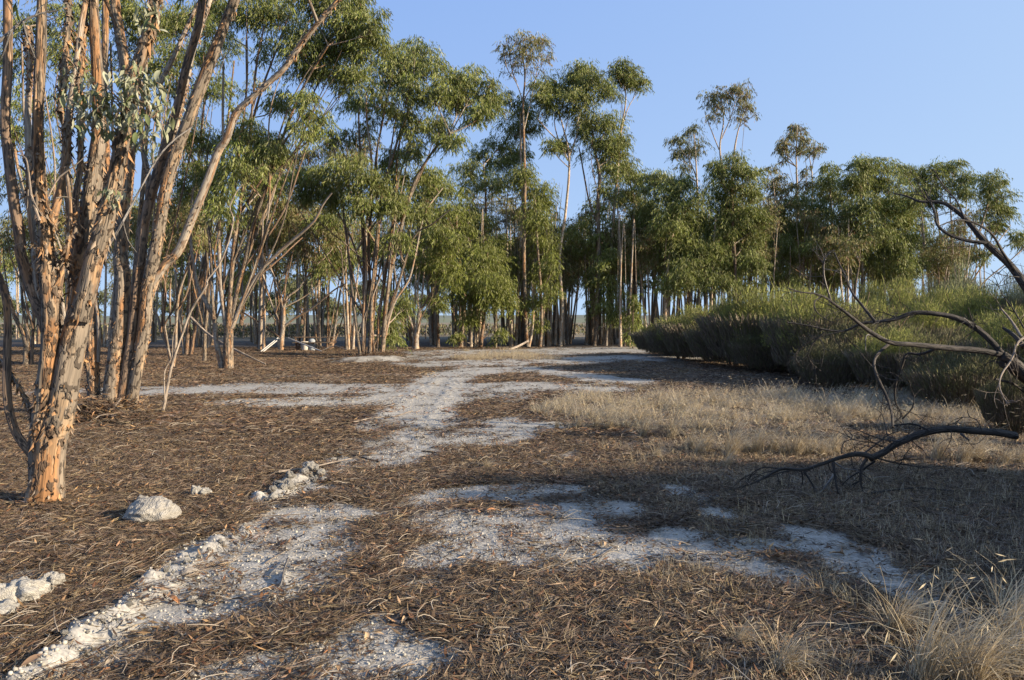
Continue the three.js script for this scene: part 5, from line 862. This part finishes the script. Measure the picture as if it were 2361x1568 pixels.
// ---------------------------------------------------------------- litter, pebbles and grass
const mat4 = new THREE.Matrix4(), quat = new THREE.Quaternion(), eul = new THREE.Euler();
function scatter(name, label, geos, material, spots) {       // spots: [x, y, z, turn, scale, tint, tilt]
  const g = new THREE.Group(); g.name = name; g.userData = { kind: 'stuff', label }; scene.add(g);
  geos.forEach((geo, k) => {
    const mine = spots.filter((_, i) => i % geos.length === k); if (!mine.length) return;
    const im = new THREE.InstancedMesh(geo, material, mine.length); im.name = name + '_layer'; im.userData.kind = 'stuff'; im.castShadow = im.receiveShadow = true;
    const c = new THREE.Color();
    mine.forEach((s, i) => { eul.set((s[6] || 0), s[3], (s[7] || 0), 'YXZ'); mat4.compose(V(s[0], s[1], s[2]), quat.setFromEuler(eul), V(s[4], s[4], s[4])); im.setMatrixAt(i, mat4); im.setColorAt(i, c.setRGB(...(s[5] || [1, 1, 1]))); });
    g.add(im);
  });
  return g;
}
{
  const R = rngOf(601), LC = [[0.42, 0.30, 0.185], [0.20, 0.125, 0.065], [0.13, 0.08, 0.045], [0.29, 0.19, 0.105], [0.085, 0.055, 0.034], [0.20, 0.16, 0.12], [0.27, 0.13, 0.055], [0.36, 0.27, 0.17], [0.24, 0.21, 0.175]];
  // small patches of fallen leaves and twigs
  const patch = (n, size, L, nt, flat) => {
    const B = new Leaves();
    for (let i = 0; i < n; i++) {
      const a = R() * 6.283, q = Math.sqrt(R()) * size, ya = R() * 6.283, up = (R() - 0.45) * flat; const c = LC[Math.floor(R() * LC.length)], k = 0.4 + 1.2 * R() * R(), l = Math.hypot(1, up);
      B.leaf(Math.cos(a) * q, 0.004 + R() * R() * 0.03, Math.sin(a) * q, Math.cos(ya) / l, up / l, Math.sin(ya) / l, (R() - 0.5) * 1.3, 1, (R() - 0.5) * 1.3, L * (0.5 + 0.8 * R()), L * (0.15 + 0.16 * R()), c.map((v) => v * k), (R() - 0.3) * 0.25);
    }
    for (let i = 0; i < nt; i++) {
      const a = R() * 6.283, q = Math.sqrt(R()) * size, ya = R() * 6.283, c = [[0.30, 0.25, 0.19], [0.17, 0.12, 0.085], [0.38, 0.33, 0.27], [0.10, 0.075, 0.055]][Math.floor(R() * 4)], up = (R() - 0.35) * 0.3 * flat, l = Math.hypot(1, up);
      for (let e = 0; e < 2; e++) B.leaf(Math.cos(a) * q, 0.008 + R() * 0.02, Math.sin(a) * q, Math.cos(ya) / l, up / l, Math.sin(ya) / l, e ? 1 : 0.2, e ? 0.3 : 1, 0.1, L * (0.8 + 1.5 * R()), L * 0.035, c, (R() - 0.5) * 0.15, 0.5);
    }
    return B.build();
  };
  const near = [0, 1, 2, 3, 4, 5].map(() => patch(20, 0.14, 0.068, 14, 0.9)), mid = [0, 1, 2, 3].map(() => patch(22, 0.30, 0.11, 12, 0.6));
  const spots = [], far = [];
  const tint = () => { const t = 0.42 + 0.85 * R() * R(); return [t, t * (0.82 + 0.1 * R()), t * (0.62 + 0.22 * R())]; };
  for (let i = 0; i < 62000; i++) {
    const d = 2.9 + 9.2 * Math.pow(R(), 1.25), x = (R() * 2600 - 120 - CX) / F * d, z = -d, s = sandAt(x, z), rd = ridgeAt(x, z);
    const keep = Math.pow(1 - s, 1.8) * 0.92 + 0.03; if (R() > keep || (rd > 0.03 && R() < 0.85)) continue;
    const h = heightAt(x, z); spots.push([x, h + 0.004, z, R() * 6.283, 0.65 + 0.55 * R(), tint(), (R() - 0.5) * 0.3, (R() - 0.5) * 0.3]);
  }
  for (let i = 0; i < 52000; i++) {
    const d = 11 + 38 * Math.pow(R(), 1.3), x = (R() * 2900 - 250 - CX) / F * d, z = -d, s = sandAt(x, z);
    if (R() > (1 - s) * 0.9 + 0.03) continue; if (x > 1.5 && R() < 0.6) continue;
    far.push([x, heightAt(x, z) + 0.004, z, R() * 6.283, 0.7 + 0.6 * R(), tint(), (R() - 0.5) * 0.24, (R() - 0.5) * 0.24]);
  }
  scatter('leaf_litter', 'fallen brown gum leaves and twigs carpeting the foreground', near, M.litter, spots);
  scatter('leaf_litter_beyond', 'fallen brown leaves under the farther trees', mid, M.litter, far);
  const tw = [0, 1, 2].map((k) => { const gs = []; for (let i = 0; i < 4; i++) { const a = R() * 6.283, l = 0.03 + 0.11 * R() * R(), x = (R() - 0.5) * 0.5, z = (R() - 0.5) * 0.5, w = (R() - 0.5) * 0.05, c = Math.cos(a), e = Math.sin(a); gs.push(limb([V(x - c * l, 0.012, z - e * l), V(x + w * e, 0.02 + 0.02 * R(), z - w * c), V(x + c * l, 0.012 + 0.03 * R(), z + e * l)], [0.0022, 0.0012], { seg: 4, step: 0.1, rough: 0 })); } return mergeGeometries(gs); }), tws = [];
  for (let i = 0; i < 2600; i++) { const d = 3 + 20 * Math.pow(R(), 1.3), x = (R() * 2600 - 120 - CX) / F * d, z = -d; if (R() < sandAt(x, z) * 0.8) continue; const t = [[0.34, 0.29, 0.23], [0.22, 0.18, 0.14], [0.13, 0.10, 0.075], [0.08, 0.065, 0.05]][Math.floor(R() * 4)]; tws.push([x, heightAt(x, z) + 0.01, z, R() * 6.283, 0.7 + 0.6 * R() + d * 0.025, t, (R() - 0.5) * 0.2, (R() - 0.5) * 0.2]); }
  scatter('fallen_twig_scatter', 'pale and dark fallen twigs strewn through the litter', tw, std({ roughness: 0.9 }), tws);
  // larger curled leaves and shed bark strips that lie on top
  const curl = [0, 1, 2, 3].map((k) => { const n = 6, pos = [], idx = [], bend = 0.1 + 0.25 * R(), hk = (R() - 0.5) * 0.5, wd = k === 3 ? 0.13 : 0.22 + 0.12 * R(); for (let i = 0; i <= n; i++) { const t = i / n, w = (k === 3 ? wd * (0.8 + 0.3 * Math.sin(t * 9)) : wd * Math.pow(Math.sin(Math.PI * (0.04 + 0.92 * t)), 0.8)) / 2, y = bend * Math.sin(Math.PI * t) * (k % 2 ? 1 : 0.4) + 0.03, q = hk * t * t; pos.push(t - 0.5, y + w * 0.7, q + w, t - 0.5, y, q, t - 0.5, y + w * 0.5, q - w); } for (let i = 0; i < n; i++) for (let j = 0; j < 2; j++) { const a = i * 3 + j; idx.push(a, a + 1, a + 3, a + 1, a + 4, a + 3); } const g = new THREE.BufferGeometry(); g.setAttribute('position', new THREE.Float32BufferAttribute(pos, 3)); g.setIndex(idx); g.computeVertexNormals(); return g; }), cs = [];
  for (let i = 0; i < 15000; i++) { const d = 2.9 + 9 * Math.pow(R(), 1.35), x = (R() * 2600 - 120 - CX) / F * d, z = -d, sd = sandAt(x, z); if (R() < sd * 0.93) continue; const t = [[0.30, 0.185, 0.095], [0.20, 0.115, 0.06], [0.38, 0.26, 0.15], [0.13, 0.08, 0.05], [0.30, 0.245, 0.185], [0.30, 0.135, 0.055], [0.09, 0.062, 0.042]][Math.floor(R() * 7)]; cs.push([x, heightAt(x, z) + 0.012, z, R() * 6.283, 0.045 + 0.06 * R() * R() + (i % 4 === 3 ? 0.03 : 0), t, (R() - 0.5) * 0.7, (R() - 0.5) * 0.7]); }
  scatter('curled_leaf_litter', 'larger curled dead leaves and bark strips on top of the litter', curl, std({ roughness: 0.8 }), cs);
  // heaped twigs at the foot of two trees
  const heap = []; for (let i = 0; i < 420; i++) { const a = R() * 6.283, q = Math.sqrt(R()), c = [[-6.6, -12.35, 0.75], [-6.05, -34.3, 1.3], [-4.05, -6.72, 0.42]][i % 3], x = c[0] + Math.cos(a) * q * c[2], z = c[1] + Math.sin(a) * q * c[2] * 0.7; heap.push([x, heightAt(x, z) + (1 - q) * (i % 3 === 2 ? 0.05 : 0.14), z, R() * 6.283, i % 3 === 2 ? 0.6 : 1.1, tint(), (R() - 0.5) * (i % 3 === 2 ? 0.5 : 1.2), (R() - 0.5) * (i % 3 === 2 ? 0.5 : 1.2)]); }
  scatter('twig_heap', 'fallen twigs and bark heaped at the tree feet', mid, M.litter, heap);
  // pebbles
  const pg = [rockGeo(11, 1, 0.3, 1.3, 0), rockGeo(12, 1, 0.35, 1.6, 0), rockGeo(13, 1, 0.3, 2, 0)], ps = [];
  for (let i = 0; i < 80000; i++) {
    const d = 2.9 + 14 * Math.pow(R(), 1.6), x = (R() * 2600 - 120 - CX) / F * d, z = -d, s = sandAt(x, z), rd = ridgeAt(x, z);
    if (R() > (s > 0.45 ? s : 0.03) + (rd > 0.03 ? 0.6 : 0)) continue;
    const k = 0.62 + 0.4 * R(), r = (0.0022 + 0.008 * Math.pow(R(), 5)) * (rd > 0.03 ? 1.4 : 1) * (0.8 + d * 0.035);
    ps.push([x, heightAt(x, z) + r * 0.4, z, R() * 6.283, r, [k, k * (0.95 + 0.04 * R()), k * (0.86 + 0.1 * R())], R(), R()]);
  }
  scatter('pebble_scatter', 'small pale pebbles and crumbs strewn over the bare sand', pg, std({ color: new THREE.Color().setRGB(0.42, 0.40, 0.37), roughness: 0.95 }), ps);
  console.log('litter', spots.length, far.length, 'pebbles', ps.length);
}
{
  const R = rngOf(701), SC = [[0.47, 0.37, 0.215], [0.38, 0.29, 0.16], [0.56, 0.46, 0.29], [0.27, 0.215, 0.14], [0.40, 0.35, 0.27]];
  const wind = 0.1;                                            // blades lean to the right
  const tuft = (B, H, n, rad, wdt, heads, lean = 0.55, drp = 2.1) => {
    for (let i = 0; i < n; i++) {
      const a = R() * 6.283, q = Math.sqrt(R()) * rad, az = R() < 0.78 ? wind + (R() - 0.5) * 1.5 : R() * 6.283, c = SC[Math.floor(R() * SC.length)], k = 0.8 + 0.4 * R(), L = H * (0.45 + 0.65 * R());
      const e = B.blade(Math.cos(a) * q, 0, Math.sin(a) * q, az, lean * R() * 1.2, L, wdt, c.map((v) => v * k), 4, drp * (0.4 + 0.9 * R()));
      if (R() < heads && L > H * 0.7) { const dy = Math.cos(e[3]), hx = Math.sin(e[3]); B.leaf(e[0], e[1], e[2], hx * Math.cos(az), dy, hx * Math.sin(az), 0.2, 1, 0.3, H * 0.11, wdt * 1.1, [0.46, 0.38, 0.245], 0.02); B.leaf(e[0], e[1], e[2], hx * Math.cos(az), dy, hx * Math.sin(az), Math.sin(az), 0.1, -Math.cos(az), H * 0.11, wdt * 1.1, [0.46, 0.38, 0.245], 0.02); }
    }
  };
  const tk = [0, 1, 2, 3].map(() => { const t = thing('grass_tussock', 'x', 'grass tussock', V(0, 0, 0)), B = new Leaves(); tuft(B, 0.44, 190, 0.06, 0.0042, 0.05); tuft(B, 0.64, 30, 0.04, 0.0058, 0.9); const C = new Leaves(); tuft(C, 0.13, 90, 0.09, 0.003, 0, 0.8, 0.8); part('blade_tuft', B.build(), M.straw, t, true); part('basal_tuft', C.build(), M.straw, t, true); return t; });
  const used = new Set(); let n = 0;
  const put = (x, y, s, label, group) => { const k = n++ % 4, p = onGround(x, y), o = used.has(k) ? cloneThing(tk[k], label, p, (R() - 0.5) * 0.8, s) : tk[k]; used.add(k); o.position.copy(p); o.scale.setScalar(s); o.rotation.y = (R() - 0.5) * 0.8; o.userData.label = label; if (group) o.userData.group = group; };
  for (const [zx, zy, s] of [[960, 745, 0.75], [1150, 755, 0.8], [1270, 840, 0.65], [1370, 850, 0.85], [1550, 885, 1.0], [1720, 860, 0.85], [1830, 850, 0.8], [1990, 880, 0.9], [2080, 875, 0.7], [2240, 850, 0.8], [1050, 895, 0.45], [1530, 955, 0.45], [1640, 860, 0.6], [1905, 870, 0.6], [2160, 880, 0.55], [1330, 870, 0.5]]) put(...z5(zx, zy), s * 1.2, 'straw tussock with arching seed stems in the front row of the sunlit grass', 'front row of grass tussocks');
  for (const [zx, zy, s] of [[730, 705, 0.8], [640, 700, 0.75], [520, 690, 0.6], [380, 695, 0.45], [250, 605, 0.5], [300, 625, 0.5], [600, 640, 0.7], [700, 620, 0.7], [820, 680, 0.6]]) put(...z5(zx, zy), s, 'pale tussock at the left end of the sunlit grass strip', 'tussocks at the left end of the grass strip');
  for (const [zx, zy, s] of [[1840, 1165, 0.9], [1990, 1185, 0.9], [2070, 1175, 0.9], [2240, 1195, 0.6], [2330, 1190, 0.7]]) put(...z8(zx, zy), s * 1.1, 'upright straw tussock in a sunny gap below the fallen limb', 'tussocks below the fallen limb');
  for (const [x, y, s] of [[1470, 905, 0.8], [1640, 935, 0.95], [1560, 930, 0.8], [1960, 965, 1.0], [1980, 950, 0.9], [2180, 930, 0.8], [1750, 930, 0.8], [1850, 935, 0.8]]) put(x, y, s, 'taller arching tussock within the middle of the grass strip', 'taller tussocks within the grass strip');
  put(1800, 1566, 0.62, 'small bristly tuft at the bottom right of the frame'); put(2130, 1590, 0.95, 'seed-headed tussock cut off by the bottom edge at the right'); put(2230, 1600, 1.0, 'arching tussock at the bottom edge beside the corner one'); put(2340, 1560, 1.05, 'big straw tussock in the bottom right corner'); put(2350, 1450, 0.95, 'tall-stemmed tussock at the right edge above the corner'); put(2060, 1470, 0.75, 'thin tussock with two arched seed stems at the sand edge'); put(2310, 1500, 0.9, 'tussock between the corner tussock and the right edge one'); put(2190, 1545, 0.7, 'low tussock behind the seed-headed one');
  put(1700, 1500, 0.4, 'tiny dry tuft in the lit leaves at lower right'); put(1120, 1082, 0.42, 'small round dry tuft alone between the tracks');
  // the rest of the grass
  const gk = [0, 1, 2].map(() => { const B = new Leaves(); for (let i = 0; i < 7; i++) { const b0 = B.p.length / 3; tuft(B, 0.27, 9, 0.06, 0.0038, 0); tuft(B, 0.48, 5, 0.03, 0.0085, 0.4); const ox = (R() - 0.5) * 0.5, oz = (R() - 0.5) * 0.5; for (let k = b0; k < B.p.length / 3; k++) { B.p[k * 3] += ox; B.p[k * 3 + 2] += oz; } } return B.build(); });
  const sk = [0, 1, 2].map(() => { const B = new Leaves(); for (let i = 0; i < 6; i++) { const b0 = B.p.length / 3; tuft(B, 0.11, 12, 0.05, 0.0028, 0.02, 1.1, 0.8); const ox = (R() - 0.5) * 0.36, oz = (R() - 0.5) * 0.36; for (let k = b0; k < B.p.length / 3; k++) { B.p[k * 3] += ox; B.p[k * 3 + 2] += oz; } } return B.build(); });
  const tall = [], low = [], tn = () => { const k = 0.8 + 0.35 * R(); return [k, k * (0.96 + 0.05 * R()), k * (0.9 + 0.14 * R())]; };
  for (let i = 0; i < 4200; i++) {
    const x = 1225 + 1250 * Math.pow(R(), 1.25), y = 908 + R() * 112, e = (y - 908) / 112; if (x < 1225 + 300 * Math.abs(e - 0.4) || y > 992 || (y > 968 && R() < 0.65)) continue; const p = gr(x, y); if (sandAt(p.x, p.z) > 0.6 || fbm(p.x * 2.2, p.z * 2.2, 4, 3) < 0.51) continue;
    tall.push([p.x, heightAt(p.x, p.z), p.z, (R() - 0.5) * 0.9, 0.38 + 0.62 * R() * R(), tn()]);
  }
  for (let i = 0; i < 900; i++) { const x = 1040 + R() * 260, y = 806 + R() * 26, p = gr(x, y); if (R() > sstep(0.45, 0.6, fbm(p.x * 0.35, p.z * 0.35, 14, 3))) continue; tall.push([p.x, 0, p.z, (R() - 0.5), 0.35 + 0.4 * R(), tn()]); }
  for (let i = 0; i < 9000; i++) {
    const d = 3 + 13 * Math.pow(R(), 1.1), x = (R() * 2500 - CX) / F * d, z = -d, right = sstep(0.3, 2.6, x + (d < 6 ? 0.8 : 0) + (fbm(x, z, 66, 2) - 0.5) * 2); if (R() > right * 0.42 + 0.006 || sandAt(x, z) > 0.55) continue;
    low.push([x, heightAt(x, z), z, R() * 6.283, 0.6 + 0.7 * R(), tn()]);
  }
  scatter('dry_grass', 'dry straw grass filling the strip right of the track', gk, M.straw, tall);
  scatter('short_dry_grass', 'short matted dry grass among the litter on the right', sk, M.straw, low);
  console.log('grass', tall.length, low.length);
}
console.log('leaves', leafTotal);
renderer.render(scene, camera);
